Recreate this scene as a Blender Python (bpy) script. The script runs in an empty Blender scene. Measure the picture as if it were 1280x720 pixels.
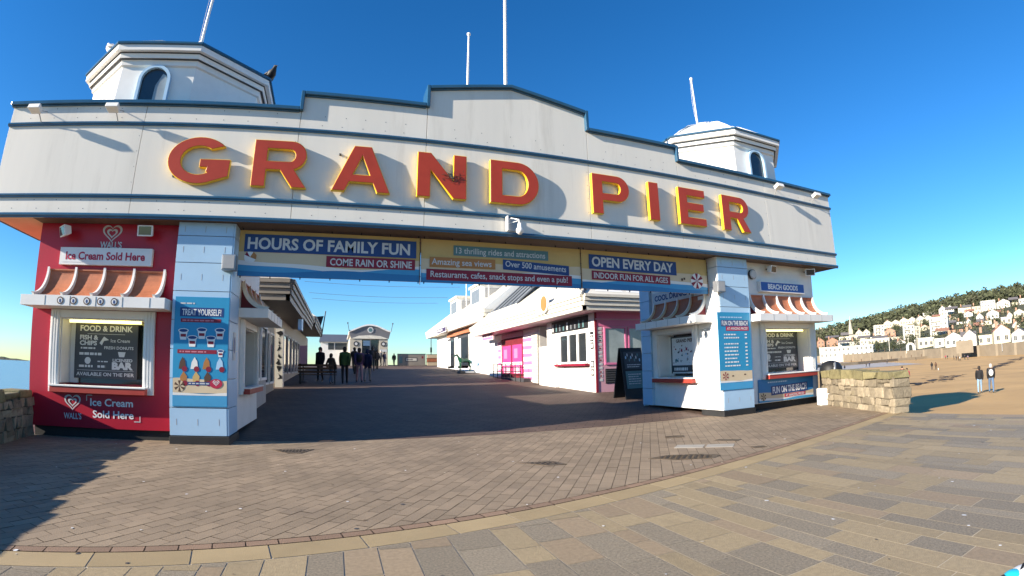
import bpy, bmesh, math, random
from mathutils import Vector, Matrix
from mathutils.geometry import tessellate_polygon
R_ = math.radians
rnd = random.Random(7)
sc = bpy.context.scene
COL = sc.collection

# ------------------------------------------------------------------ camera (wide action-camera lens)
CAM_H = 1.3284
POLY = [0.056205934712169676, -5.748109845865533e-06, -1.4688449209611529e-05, 2.3720866956451954e-07]
RC = [[0.9373033769517568, -0.3480221606074557, -0.01851905183726739],
      [-0.02561826586686481, -0.12179439222099939, 0.9922246874964824],
      [0.34757169621361245, 0.929541124291785, 0.12307401936053201]]
PPX, PPY = 651.9937, 380.5826
cam = bpy.data.cameras.new('camera'); camo = bpy.data.objects.new('camera', cam); COL.objects.link(camo); sc.camera = camo
cam.type = 'PANO'; cam.panorama_type = 'FISHEYE_LENS_POLYNOMIAL'
cam.sensor_fit = 'HORIZONTAL'; cam.sensor_width = 36; cam.sensor_height = 20.25
cam.fisheye_polynomial_k0 = 0
for i, v in enumerate(POLY): setattr(cam, 'fisheye_polynomial_k%d' % (i + 1), -v)
cam.fisheye_fov = 3.1
cam.shift_x = (640 - PPX) / 1280; cam.shift_y = (PPY - 360) / 720
cam.clip_start = 0.05; cam.clip_end = 60000
camo.matrix_world = Matrix(((RC[0][0], RC[1][0], -RC[2][0], 0), (RC[0][1], RC[1][1], -RC[2][1], 0),
                            (RC[0][2], RC[1][2], -RC[2][2], CAM_H), (0, 0, 0, 1)))

# ------------------------------------------------------------------ daylight
SUN = Vector((-2.70, -0.50, 1.0)).normalized()          # direction towards the sun
SUN_EL = math.asin(SUN.z); SUN_ROT = math.atan2(SUN.x, SUN.y)
world = bpy.data.worlds.new('World'); sc.world = world; world.use_nodes = True
wn, wl = world.node_tree.nodes, world.node_tree.links
bg = wn['Background']
sky = wn.new('ShaderNodeTexSky'); sky.sky_type = 'NISHITA'; sky.sun_disc = False
sky.sun_elevation = SUN_EL; sky.sun_rotation = SUN_ROT
sky.altitude = 10; sky.air_density = 1.0; sky.dust_density = 0.0; sky.ozone_density = 3.0
hs = wn.new('ShaderNodeHueSaturation'); hs.inputs['Saturation'].default_value = 1.3
tn = wn.new('ShaderNodeMix'); tn.data_type = 'RGBA'; tn.blend_type = 'MULTIPLY'; tn.inputs['Factor'].default_value = 1.0; tn.inputs['B'].default_value = (.77, 1.0, 1.18, 1)
wl.new(sky.outputs[0], hs.inputs['Color']); wl.new(hs.outputs[0], tn.inputs['A']); wl.new(tn.outputs['Result'], bg.inputs['Color'])
bg.inputs['Strength'].default_value = 0.075
sl = bpy.data.lights.new('sun', 'SUN'); sl.energy = 5.0; sl.angle = R_(0.55); sl.color = (1.0, 0.90, 0.76)
so = bpy.data.objects.new('sun', sl); COL.objects.link(so); so.location = (-40, -10, 30)
so.rotation_euler = (-SUN).to_track_quat('-Z', 'Y').to_euler()
sc.view_settings.view_transform = 'Standard'; sc.view_settings.look = 'None'
sc.view_settings.exposure = 1.25; sc.view_settings.gamma = 1.0; sc.view_settings.use_curve_mapping = False
try:
    sc.cycles.use_denoising = True; sc.cycles.max_bounces = 8; sc.cycles.diffuse_bounces = 3
    sc.cycles.glossy_bounces = 3; sc.cycles.transmission_bounces = 4; sc.cycles.caustics_reflective = False
except Exception: pass

# ------------------------------------------------------------------ survey helpers (rays of the lens, ground heights)
RM = Matrix(RC).transposed()
def ray(px, py):
    u, v = px - PPX, PPY - py
    r = math.hypot(u, v) or 1e-6; m = r * 36 / 1280
    th = sum(c * m ** (i + 1) for i, c in enumerate(POLY))
    return RM @ Vector((math.sin(th) * u / r, math.sin(th) * v / r, math.cos(th)))
EYE = Vector((0, 0, CAM_H))
DECK_Y0, DECK_SL = 9.47, 0.0332456
def deck_z(y): return max(0.0, DECK_SL * (y - DECK_Y0))
def on_deck(px, py):
    d = ray(px, py); t = (-DECK_SL * DECK_Y0 - CAM_H) / (d.z - DECK_SL * d.y); return EYE + d * t
def on_y(px, py, y): d = ray(px, py); return EYE + d * (y / d.y)
def at_dist(px, py, r): d = ray(px, py); return EYE + d * (r / math.hypot(d.x, d.y))

# ------------------------------------------------------------------ materials
MATS = {}
def M(name, rgb, rough=0.6, var=0.10, scale=2.5, bump=0.0, bscale=40.0, metal=0.0, spec=0.4, emit=None, island=0.0, streak=0.0, dirt=None, coat=0.0):
    m = bpy.data.materials.new(name); m.use_nodes = True; MATS[name] = m
    n, l = m.node_tree.nodes, m.node_tree.links
    b = n['Principled BSDF']
    b.inputs['Roughness'].default_value = rough; b.inputs['Metallic'].default_value = metal
    b.inputs['Specular IOR Level'].default_value = spec; b.inputs['Coat Weight'].default_value = coat
    tc = n.new('ShaderNodeTexCoord')
    nz = n.new('ShaderNodeTexNoise'); nz.inputs['Scale'].default_value = scale; nz.inputs['Detail'].default_value = 5; nz.inputs['Roughness'].default_value = 0.6
    mp = n.new('ShaderNodeMapping'); mp.inputs['Scale'].default_value = (1, 1, 0.12 if streak else 1)
    l.new(tc.outputs['Object'], mp.inputs['Vector']); l.new(mp.outputs[0], nz.inputs['Vector'])
    mr = n.new('ShaderNodeMapRange'); mr.inputs['From Min'].default_value = 0.3; mr.inputs['From Max'].default_value = 0.7
    mr.inputs['To Min'].default_value = 1 - var; mr.inputs['To Max'].default_value = 1 + var * 0.6
    l.new(nz.outputs['Fac'], mr.inputs['Value'])
    mx = n.new('ShaderNodeMix'); mx.data_type = 'RGBA'; mx.blend_type = 'MULTIPLY'; mx.inputs['Factor'].default_value = 1.0
    mx.inputs['A'].default_value = (*rgb, 1); l.new(mr.outputs[0], mx.inputs['B'])
    out = mx.outputs['Result']
    if island:
        g = n.new('ShaderNodeNewGeometry'); mi = n.new('ShaderNodeMapRange')
        mi.inputs['To Min'].default_value = 1 - island; mi.inputs['To Max'].default_value = 1 + island
        l.new(g.outputs['Random Per Island'], mi.inputs['Value'])
        m2 = n.new('ShaderNodeMix'); m2.data_type = 'RGBA'; m2.blend_type = 'MULTIPLY'; m2.inputs['Factor'].default_value = 1.0
        l.new(out, m2.inputs['A']); l.new(mi.outputs[0], m2.inputs['B']); out = m2.outputs['Result']
    if dirt:
        n3 = n.new('ShaderNodeTexNoise'); n3.inputs['Scale'].default_value = dirt[1]; n3.inputs['Detail'].default_value = 8; n3.inputs['Roughness'].default_value = 0.7
        l.new(mp.outputs[0], n3.inputs['Vector'])
        r3 = n.new('ShaderNodeMapRange'); r3.inputs['From Min'].default_value = 0.55; r3.inputs['From Max'].default_value = 0.8; r3.inputs['To Max'].default_value = dirt[2]
        l.new(n3.outputs['Fac'], r3.inputs['Value'])
        m3 = n.new('ShaderNodeMix'); m3.data_type = 'RGBA'; l.new(r3.outputs[0], m3.inputs['Factor'])
        l.new(out, m3.inputs['A']); m3.inputs['B'].default_value = (*dirt[0], 1); out = m3.outputs['Result']
    l.new(out, b.inputs['Base Color'])
    if bump:
        n4 = n.new('ShaderNodeTexNoise'); n4.inputs['Scale'].default_value = bscale; n4.inputs['Detail'].default_value = 6
        l.new(tc.outputs['Object'], n4.inputs['Vector'])
        bp = n.new('ShaderNodeBump'); bp.inputs['Strength'].default_value = bump; bp.inputs['Distance'].default_value = 0.02
        l.new(n4.outputs['Fac'], bp.inputs['Height']); l.new(bp.outputs[0], b.inputs['Normal'])
    if emit:
        b.inputs['Emission Color'].default_value = (*emit[0], 1); b.inputs['Emission Strength'].default_value = emit[1]
    return m
M('panel_white', (.72, .68, .60), .45, .07, 1.2, streak=1, dirt=((.36, .32, .26), 2.6, .4), bump=.06, bscale=2.2)
M('paint_white', (.80, .78, .74), .5, .06, 2, dirt=((.5, .46, .4), 3, .22))
M('paint_cream', (.70, .66, .56), .55, .08, 2, dirt=((.4, .36, .28), 3, .25))
M('soffit_shade', (.13, .09, .065), .7, .15, 3)  # soffit over kiosks and arch, its shade put into the colour
M('hall_cream', (.50, .45, .36), .6, .08, 2)
M('hall_grey', (.16, .16, .17), .6, .1, 2)
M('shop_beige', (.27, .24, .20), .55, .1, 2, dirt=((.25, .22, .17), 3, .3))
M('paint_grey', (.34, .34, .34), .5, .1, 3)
M('trim_blue', (.028, .095, .17), .22, .15, 3, spec=.6)
M('clad_blue', (.40, .58, .74), .42, .05, 1.5, dirt=((.32, .42, .5), 4, .3))
M('kiosk_red', (.42, .012, .032), .38, .06, 1.5, dirt=((.22, .015, .025), 5, .35))
M('counter_red', (.40, .05, .035), .4, .1, 4)
M('letter_red', (.40, .044, .018), .45, .12, 3)
M('letter_yellow', (.86, .56, .03), .45, .08, 4)
M('terracotta', (.44, .15, .07), .6, .18, 5, bump=.15, bscale=30)
M('maroon', (.16, .012, .02), .6, .2, 4)
M('soffit_bounce_lit', (.70, .46, .30), .6, .1, 2)  # outer soffit end, bounced sunlight put into the colour
M('plinth_black', (.022, .022, .022), .7, .3, 4)
M('dark_grey', (.06, .06, .065), .6, .2, 4)
M('black', (.012, .012, .013), .55, .2, 5)
M('metal_grey', (.32, .33, .34), .4, .15, 6, metal=.6)
M('glass_dark', (.025, .03, .035), .06, .2, 1.5, spec=.8)
M('glass_pale', (.30, .34, .36), .08, .3, 1.2, spec=.7)
M('banner_yellow', (.58, .39, .14), .6, .12, 1.2)
M('banner_sand', (.66, .52, .34), .6, .08, 1.5)
M('banner_foam', (.76, .74, .70), .6, .05, 1.5)
M('banner_sea', (.06, .32, .56), .55, .10, 1.5)
M('banner_sea_dark', (.03, .20, .42), .55, .10, 1.5)
M('sign_navy', (.018, .055, .19), .5, .08, 2)
M('sign_maroon', (.24, .010, .03), .5, .08, 2)
M('sign_orange', (.42, .18, .05), .5, .08, 2)
M('sign_teal', (.10, .20, .21), .5, .08, 2)
M('sign_red', (.45, .02, .06), .5, .06, 2)
M('sign_blue', (.02, .09, .34), .4, .06, 2)
M('poster_blue', (.025, .27, .48), .45, .06, 1)
M('ink_white', (.78, .78, .76), .55, .04, 2)
M('ink_grey', (.58, .58, .57), .55, .05, 2)
M('ink_pink', (.60, .20, .25), .55, .05, 2)
M('ink_brown', (.10, .05, .03), .55, .1, 2)
M('board_charcoal', (.055, .058, .065), .5, .12, 2)
M('tube_light', (.9, .85, .35), .4, 0, 2, emit=((1, .86, .25), 1.6))
M('pink_wall', (.60, .33, .40), .55, .06, 2)
M('pink_hot', (.72, .05, .22), .45, .06, 2)
M('pink_mid', (.66, .18, .34), .45, .06, 2)
M('cream_roof', (.66, .63, .55), .5, .07, 1, streak=1)
M('slate', (.10, .11, .13), .6, .15, 2)
M('paver_brick', (.275, .208, .138), .78, .2, .9, island=.11, bump=.25, bscale=90, dirt=((.12, .09, .075), 1.4, .55))
M('paver_edge', (.26, .17, .11), .78, .14, 1.3, island=.15, bump=.25, bscale=90)
M('joint_dark', (.135, .098, .065), .9, .2, 3)
M('joint_light', (.50, .43, .32), .9, .15, 3)
M('slab_pink', (.31, .232, .145), .7, .2, 30, island=.12, bump=.2, bscale=120, dirt=((.2, .15, .11), 3, .4))
M('slab_buff', (.325, .25, .145), .7, .16, 26, island=.12, bump=.25, bscale=90, dirt=((.17, .135, .085), 1.6, .55))
M('slab_grey', (.265, .218, .152), .7, .42, 55, island=.13, bump=.3, bscale=150, dirt=((.33, .29, .22), 34, .6))
M('kerb_buff', (.36, .27, .145), .72, .1, 2, island=.09, bump=.18, bscale=120, dirt=((.2, .15, .09), 2, .4))
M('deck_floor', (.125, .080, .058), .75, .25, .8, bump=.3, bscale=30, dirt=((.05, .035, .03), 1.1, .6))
M('cast_iron', (.13, .095, .06), .6, .3, 12, metal=.3, bump=.6, bscale=60)
M('concrete', (.36, .33, .28), .8, .12, 4, bump=.2)
M('stone', (.26, .215, .15), .85, .3, 9, island=.34, bump=1.0, bscale=22, dirt=((.10, .09, .04), 4.5, .7))
M('stone_top', (.22, .19, .095), .88, .3, 7, island=.2, bump=.7, bscale=30, dirt=((.07, .075, .03), 6, .5))
M('mortar', (.15, .125, .09), .9, .2, 8, bump=.4)
M('sand', (.53, .325, .125), .9, .2, .12, bump=1.0, bscale=2.6, dirt=((.30, .185, .08), 2.4, .6))
M('mud', (.46, .38, .29), .5, .2, .04)
M('seaweed', (.045, .03, .02), .9, .3, 3)
M('forest', (.072, .080, .040), .9, .3, .05, island=.5, dirt=((.13, .095, .07), .03, .85))
M('hill_green', (.075, .075, .04), .95, .3, .03)
M('leaf', (.045, .055, .022), .85, .3, .6, island=.5)
M('bark', (.08, .06, .045), .9, .3, 3)
M('sea_stone', (.22, .18, .13), .85, .15, .3, bump=.3, bscale=2)
M('house_white', (.60, .57, .50), .6, .06, .2)
M('house_cream', (.55, .49, .35), .6, .06, .2)
M('house_brick', (.36, .20, .13), .7, .1, .2)
M('house_stone', (.40, .36, .28), .7, .1, .2)
M('roof_slate', (.13, .12, .12), .7, .15, .3)
M('roof_tile', (.26, .13, .09), .7, .15, .3)
M('window_dark', (.05, .055, .06), .2, .1, 1)
M('skin', (.50, .29, .20), .5, .05, 5)
for k, c in dict(green=(.035, .085, .02), purple=(.045, .03, .085), navy=(.015, .018, .05), black=(.012, .012, .014), charcoal=(.03, .03, .034),
                 jeans=(.09, .15, .25), palejeans=(.22, .33, .45), red=(.33, .03, .06), tan=(.33, .24, .16), grey=(.2, .2, .2), white=(.7, .7, .68), brown=(.09, .05, .03), pinkgrey=(.24, .16, .19)).items():
    M('cloth_' + k, c, .85, .15, 12, bump=.2, bscale=60)
M('hair_dark', (.02, .014, .01), .7, .2, 20)
M('hair_grey', (.45, .43, .4), .7, .2, 20)
M('horse_green', (.006, .075, .035), .3, .1, 3, spec=.6)
M('gull_white', (.75, .75, .73), .6, .05, 5)
M('gull_grey', (.3, .31, .33), .6, .05, 5)
M('bag_cyan', (.02, .45, .62), .4, .1, 8)

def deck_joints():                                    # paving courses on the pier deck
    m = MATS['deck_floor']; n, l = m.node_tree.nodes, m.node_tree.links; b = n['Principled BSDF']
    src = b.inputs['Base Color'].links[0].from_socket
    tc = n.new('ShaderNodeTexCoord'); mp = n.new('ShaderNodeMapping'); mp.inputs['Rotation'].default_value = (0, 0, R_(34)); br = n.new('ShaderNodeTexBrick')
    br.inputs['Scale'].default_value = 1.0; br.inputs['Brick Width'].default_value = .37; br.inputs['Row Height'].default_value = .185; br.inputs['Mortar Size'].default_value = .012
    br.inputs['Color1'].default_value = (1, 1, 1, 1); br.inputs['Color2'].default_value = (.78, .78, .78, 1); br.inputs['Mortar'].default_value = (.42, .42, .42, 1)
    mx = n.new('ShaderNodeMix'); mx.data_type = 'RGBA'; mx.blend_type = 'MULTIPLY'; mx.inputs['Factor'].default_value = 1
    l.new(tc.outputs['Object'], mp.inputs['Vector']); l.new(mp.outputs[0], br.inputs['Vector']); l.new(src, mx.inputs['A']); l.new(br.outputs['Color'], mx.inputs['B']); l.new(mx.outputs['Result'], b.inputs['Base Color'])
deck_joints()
def water_mat():
    m = bpy.data.materials.new('sea_water'); m.use_nodes = True; MATS['sea_water'] = m
    n, l = m.node_tree.nodes, m.node_tree.links; b = n['Principled BSDF']
    b.inputs['Base Color'].default_value = (.16, .27, .34, 1); b.inputs['Roughness'].default_value = .25
    tc = n.new('ShaderNodeTexCoord'); nz = n.new('ShaderNodeTexNoise'); nz.inputs['Scale'].default_value = .35; nz.inputs['Detail'].default_value = 6
    bp = n.new('ShaderNodeBump'); bp.inputs['Strength'].default_value = .5; bp.inputs['Distance'].default_value = .4
    l.new(tc.outputs['Object'], nz.inputs['Vector']); l.new(nz.outputs['Fac'], bp.inputs['Height']); l.new(bp.outputs[0], b.inputs['Normal'])
water_mat()

# ------------------------------------------------------------------ mesh builder
Z = Vector((0, 0, 1))
class Frame:                                        # a vertical working plane: u runs along it, z up, n out of it
    def __init__(s, o, u): s.o = Vector(o); s.u = Vector(u).normalized(); s.n = s.u.cross(Z)
    def P(s, a, b, c=0): return s.o + s.u * a + Z * b + s.n * c
class Slab(Frame):                                  # a plane tilted or lying: u, v free
    def __init__(s, o, u, v): s.o = Vector(o); s.u = Vector(u).normalized(); s.v = Vector(v).normalized(); s.n = s.u.cross(s.v)
    def P(s, a, b, c=0): return s.o + s.u * a + s.v * b + s.n * c
class MB:
    def __init__(s): s.v = []; s.f = []; s.m = []; s.mats = []; s.sm = []
    def mi(s, name):
        if name not in s.mats: s.mats.append(name)
        return s.mats.index(name)
    def face(s, pts, mat, smooth=False):
        b = len(s.v); s.v += [tuple(p) for p in pts]; s.f.append(tuple(range(b, b + len(pts)))); s.m.append(s.mi(mat)); s.sm.append(smooth)
    def raw(s, vs, fs, mat, smooth=False):
        b = len(s.v); s.v += [tuple(p) for p in vs]; k = s.mi(mat)
        for f in fs: s.f.append(tuple(b + i for i in f)); s.m.append(k); s.sm.append(smooth)
    def hexa(s, p, mat):                             # 8 corners: bottom loop then top loop
        s.raw(p, [(3, 2, 1, 0), (4, 5, 6, 7), (0, 1, 5, 4), (1, 2, 6, 5), (2, 3, 7, 6), (3, 0, 4, 7)], mat)
    def box(s, x0, x1, y0, y1, z0, z1, mat):
        s.hexa([(x0, y0, z0), (x1, y0, z0), (x1, y1, z0), (x0, y1, z0), (x0, y0, z1), (x1, y0, z1), (x1, y1, z1), (x0, y1, z1)], mat)
    def fbox(s, F, a0, a1, b0, b1, c0, c1, mat):     # box in a frame: along, up, out
        s.hexa([F.P(a0, b0, c1), F.P(a1, b0, c1), F.P(a1, b0, c0), F.P(a0, b0, c0), F.P(a0, b1, c1), F.P(a1, b1, c1), F.P(a1, b1, c0), F.P(a0, b1, c0)], mat)
    def obox(s, c, sx, sy, sz, rz, mat):             # centred box, turned about z; c is the middle of its base
        q = Matrix.Rotation(rz, 3, 'Z'); c = Vector(c)
        s.hexa([c + q @ Vector((a * sx / 2, b * sy / 2, h)) for h in (0, sz) for a, b in ((-1, -1), (1, -1), (1, 1), (-1, 1))], mat)
    def prism(s, F, loops, c0, c1, mat, side=None):  # polygon (first loop, then holes) in a frame, between offsets c0 (back) and c1 (front)
        side = side or mat
        loops = [[Vector((a, b, 0)) for a, b in L] for L in loops]
        flat = [p for L in loops for p in L]
        tri = tessellate_polygon(loops)
        vs = [F.P(p.x, p.y, c1) for p in flat]; fr = []
        for t in tri:
            a, b, c = (flat[i] for i in t)
            fr.append(t if (b - a).cross(c - a).z > 0 else t[::-1])
        s.raw(vs, fr, mat)
        s.raw([F.P(p.x, p.y, c0) for p in flat], [t[::-1] for t in fr], side)
        for k, L in enumerate(loops):
            ar = sum(L[i].x * L[(i + 1) % len(L)].y - L[(i + 1) % len(L)].x * L[i].y for i in range(len(L)))
            seq = L if (ar > 0) == (k == 0) else L[::-1]
            n = len(seq)
            s.raw([F.P(p.x, p.y, c) for c in (c1, c0) for p in seq], [(i, i + n, (i + 1) % n + n, (i + 1) % n) for i in range(n)], side)
    def poly(s, F, pts, c, mat):
        L = [Vector((a, b, 0)) for a, b in pts]
        for t in tessellate_polygon([L]):
            a, b, d = (L[i] for i in t)
            t = t if (b - a).cross(d - a).z > 0 else t[::-1]
            s.face([F.P(L[i].x, L[i].y, c) for i in t], mat)
    def rect(s, F, a0, a1, b0, b1, c, mat): s.face([F.P(a0, b0, c), F.P(a1, b0, c), F.P(a1, b1, c), F.P(a0, b1, c)], mat)
    def tube(s, pts, r, mat, n=10, cap=True, smooth=True):
        pts = [Vector(p) for p in pts]; rs = r if isinstance(r, (list, tuple)) else [r] * len(pts)
        vs = []; up = None
        for i, p in enumerate(pts):
            t = (pts[min(i + 1, len(pts) - 1)] - pts[max(i - 1, 0)]).normalized()
            a = Vector((0, 0, 1)) if abs(t.z) < .9 else Vector((1, 0, 0))
            x = t.cross(a).normalized() if up is None else (up - t * up.dot(t)).normalized()
            up = x; y = t.cross(x)
            vs += [p + (x * math.cos(k * 2 * math.pi / n) + y * math.sin(k * 2 * math.pi / n)) * rs[i] for k in range(n)]
        fs = [(i * n + k, i * n + (k + 1) % n, (i + 1) * n + (k + 1) % n, (i + 1) * n + k) for i in range(len(pts) - 1) for k in range(n)]
        s.raw(vs, fs, mat, smooth)
        if cap:
            s.raw(vs[:n][::-1], [tuple(range(n))], mat); s.raw(vs[-n:], [tuple(range(n))], mat)
    def lathe(s, prof, c, mat, n=20, smooth=True, ph=0.0):   # profile (r, z) turned about z through c
        c = Vector(c)
        vs = [c + Vector((r * math.cos(ph + k * 2 * math.pi / n), r * math.sin(ph + k * 2 * math.pi / n), z)) for r, z in prof for k in range(n)]
        fs = [(i * n + k, i * n + (k + 1) % n, (i + 1) * n + (k + 1) % n, (i + 1) * n + k) for i in range(len(prof) - 1) for k in range(n)]
        s.raw(vs, fs, mat, smooth)
        if prof[-1][0] > 1e-4: s.face(vs[-n:], mat)
        if prof[0][0] > 1e-4: s.face(vs[:n][::-1], mat)
    def ball(s, c, r, mat, n=12, m=8, sq=(1, 1, 1)):
        c = Vector(c); vs = []; fs = []
        for i in range(m + 1):
            th = math.pi * i / m
            for k in range(n):
                a = 2 * math.pi * k / n
                vs.append(c + Vector((r * sq[0] * math.sin(th) * math.cos(a), r * sq[1] * math.sin(th) * math.sin(a), r * sq[2] * math.cos(th))))
        for i in range(m):
            for k in range(n): fs.append((i * n + k, (i + 1) * n + k, (i + 1) * n + (k + 1) % n, i * n + (k + 1) % n))
        s.raw(vs, fs, mat, True)
    def text(s, F, txt, a, b, h, mat, c=0.0, w=None, align='l', bold=0.02, slant=0.0, rot=0.0):
        """lettering laid on a frame: cap height h, optional fitted width w; (a,b) is the foot of the line"""
        vs, fs, W = glyphs(txt, bold)
        sx = (w / W) if w else h
        off = 0 if align == 'l' else (-W * sx / 2 if align == 'c' else -W * sx)
        cr, sr = math.cos(rot), math.sin(rot)
        out = []
        for x, y in vs:
            x2, y2 = x * sx + off + slant * y * h, y * h
            out.append(F.P(a + x2 * cr - y2 * sr, b + x2 * sr + y2 * cr, c))
        s.raw(out, fs, mat)
    def build(s, name, parent=None, bevel=0.0, seg=2, smooth_angle=None):
        me = bpy.data.meshes.new(name); me.from_pydata(s.v, [], s.f)
        for k in s.mats: me.materials.append(MATS[k])
        me.polygons.foreach_set('material_index', s.m); me.polygons.foreach_set('use_smooth', s.sm); me.update()
        o = bpy.data.objects.new(name, me); COL.objects.link(o)
        if parent: attach(o, parent)
        if bevel:
            bm = bmesh.new(); bm.from_mesh(me); bmesh.ops.remove_doubles(bm, verts=bm.verts, dist=1e-5); bm.to_mesh(me); bm.free()
            md = o.modifiers.new('edge', 'BEVEL'); md.width = bevel; md.segments = seg; md.limit_method = 'ANGLE'; md.angle_limit = R_(40)
        return o
def attach(o, parent):
    o.parent = parent
    p, mw = parent, Matrix.Identity(4)
    chain = []
    while p: chain.append(p); p = p.parent
    for p in reversed(chain): mw = mw @ p.matrix_parent_inverse @ Matrix.LocRotScale(p.location, p.rotation_euler, p.scale) if p.parent else Matrix.LocRotScale(p.location, p.rotation_euler, p.scale)
    o.matrix_parent_inverse = mw.inverted()
_gl = {}
def glyphs(txt, bold):
    k = (txt, bold)
    if k not in _gl:
        cu = bpy.data.curves.new('t', 'FONT'); cu.body = txt; cu.size = 1.0; cu.offset = bold; cu.resolution_u = 3
        o = bpy.data.objects.new('t', cu); COL.objects.link(o)
        dg = bpy.context.evaluated_depsgraph_get(); me = bpy.data.meshes.new_from_object(o.evaluated_get(dg))
        vs = [(v.co.x, v.co.y) for v in me.vertices]; fs = [tuple(p.vertices) for p in me.polygons]
        if sum(p.normal.z for p in me.polygons) < 0: fs = [f[::-1] for f in fs]
        bpy.data.objects.remove(o); bpy.data.curves.remove(cu); bpy.data.meshes.remove(me)
        x0 = min(v[0] for v in vs); x1 = max(v[0] for v in vs); CAP = 0.682
        _gl[k] = ([((x - x0) / CAP, y / CAP) for x, y in vs], fs, (x1 - x0) / CAP)
    return _gl[k]
def tag(o, label, cat, group=None):
    o['label'] = label; o['category'] = cat
    if group: o['group'] = group
    return o
def thing(name, loc, label, cat, group=None, rz=0.0):
    o = bpy.data.objects.new(name, None); o.empty_display_size = .2; COL.objects.link(o)
    o.location = loc; o.rotation_euler = (0, 0, rz)
    return tag(o, label, cat, group)
def structure(mb, name, kind='structure', **k):
    o = mb.build(name, **k); o['kind'] = kind; return o
def dup(root, loc, rz=None, label=None):
    r = root.copy(); COL.objects.link(r); r.location = loc
    if rz is not None: r.rotation_euler = (0, 0, rz)
    if label: r['label'] = label
    for ch in list(root.children):
        c = ch.copy(); COL.objects.link(c); c.parent = r
        for g in list(ch.children):
            d = g.copy(); COL.objects.link(d); d.parent = c
    return r
def clip(poly, a, b, c):                              # keep a*x + b*y <= c
    out = []
    for i in range(len(poly)):
        p, q = poly[i], poly[(i + 1) % len(poly)]
        dp, dq = a * p[0] + b * p[1] - c, a * q[0] + b * q[1] - c
        if dp <= 0: out.append(p)
        if (dp < 0) != (dq < 0) and dp != dq:
            t = dp / (dp - dq); out.append((p[0] + (q[0] - p[0]) * t, p[1] + (q[1] - p[1]) * t))
    return out

# ================================================================== SETTING: ground, deck, beach, sea, hill
FY, KY, PY = 9.0, 9.45, 9.20                                    # face of the sign wall; face of the kiosks below it
def border_y(x): return 4.03 + 0.2 * x
EDGE_X = 10.85
WALL_R = [(12.20, 8.84), (10.86, 5.90)]
WALL_L = [(-6.02, 9.38), (-5.32, 4.6), (-5.05, 1.2), (-5.05, -6.0)]
def plaza_clip(poly):
    poly = clip(poly, 0, 1, 9.62)
    poly = clip(poly, 1, 0, 12.6)
    # right of the stone wall line / promenade edge
    (x0, y0), (x1, y1) = WALL_R
    if poly and min(p[1] for p in poly) >= y1 - .3:
        nx, ny = (y0 - y1), -(x0 - x1); poly = clip(poly, nx, ny, nx * x1 + ny * y1)
    elif poly: poly = clip(poly, 1, 0, EDGE_X)
    return poly
def shrink(poly, d):
    cx = sum(p[0] for p in poly) / len(poly); cy = sum(p[1] for p in poly) / len(poly)
    out = []
    n = len(poly)
    for i in range(n):
        p0, p1, p2 = poly[i - 1], poly[i], poly[(i + 1) % n]
        e1 = Vector((p1[0] - p0[0], p1[1] - p0[1])); e2 = Vector((p2[0] - p1[0], p2[1] - p1[1]))
        if e1.length < 1e-5 or e2.length < 1e-5: return None
        e1.normalize(); e2.normalize()
        b = Vector((-e1.y - e2.y, e1.x + e2.x))
        s = 1 + e1.dot(e2)
        if s < .15: return None
        out.append((p1[0] + b.x * d / s, p1[1] + b.y * d / s))
    return out
def area(p): return .5 * sum(p[i][0] * p[(i + 1) % len(p)][1] - p[(i + 1) % len(p)][0] * p[i][1] for i in range(len(p)))

# paving bed and promenade body
g = MB()
out = [(-9.0, 9.62), (-9.0, -14), (EDGE_X, -14), (EDGE_X, 5.86), (12.27, 8.95), (12.6, 9.62)]
g.prism(Slab((0, 0, 0), (1, 0, 0), (0, 1, 0)), [out], -2.6, -0.012, 'joint_dark', 'concrete')
structure(g, 'promenade')
g = MB()
for i in range(40):
    pass
bed = [p for p in [(-9, border_y(-9) - .02), (-9, -14), (EDGE_X - .002, -14), (EDGE_X - .002, 5.8), (9.0, border_y(9) - .02)]]
g.prism(Slab((0, 0, 0), (1, 0, 0), (0, 1, 0)), [bed], -0.011, -0.0028, 'joint_light'); structure(g, 'mortar_bed')

# block paving in front of the pier, laid on the slant
pv = MB(); ang = R_(55.4); ex = Vector((math.cos(ang), math.sin(ang))); ey = Vector((-ex.y, ex.x))
PW, PL = .14, .28
for i in range(-80, 110):
    for j in range(-95, 80):
        u0 = j * PL + (PL / 2 if i % 2 else 0); w0 = i * PW
        q = [ex * a + ey * b for a, b in ((u0, w0), (u0 + PL, w0), (u0 + PL, w0 + PW), (u0, w0 + PW))]
        poly = [(p.x, p.y) for p in q]
        if max(p[0] for p in poly) < -9 or min(p[0] for p in poly) > 12.6 or max(p[1] for p in poly) < 2 or min(p[1] for p in poly) > 9.62: continue
        poly = clip(poly, .2, -1, -4.03 - .135)       # y >= border + edge course
        poly = plaza_clip(poly) if len(poly) > 2 else []
        if len(poly) < 3 or abs(area(poly)) < .0012: continue
        s = shrink(poly, .003)
        if not s or area(s) <= 0: continue
        dz = rnd.uniform(-.002, .001)
        pv.face([(p[0], p[1], dz) for p in s], 'paver_brick')
structure(pv, 'block_paving')
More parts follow.
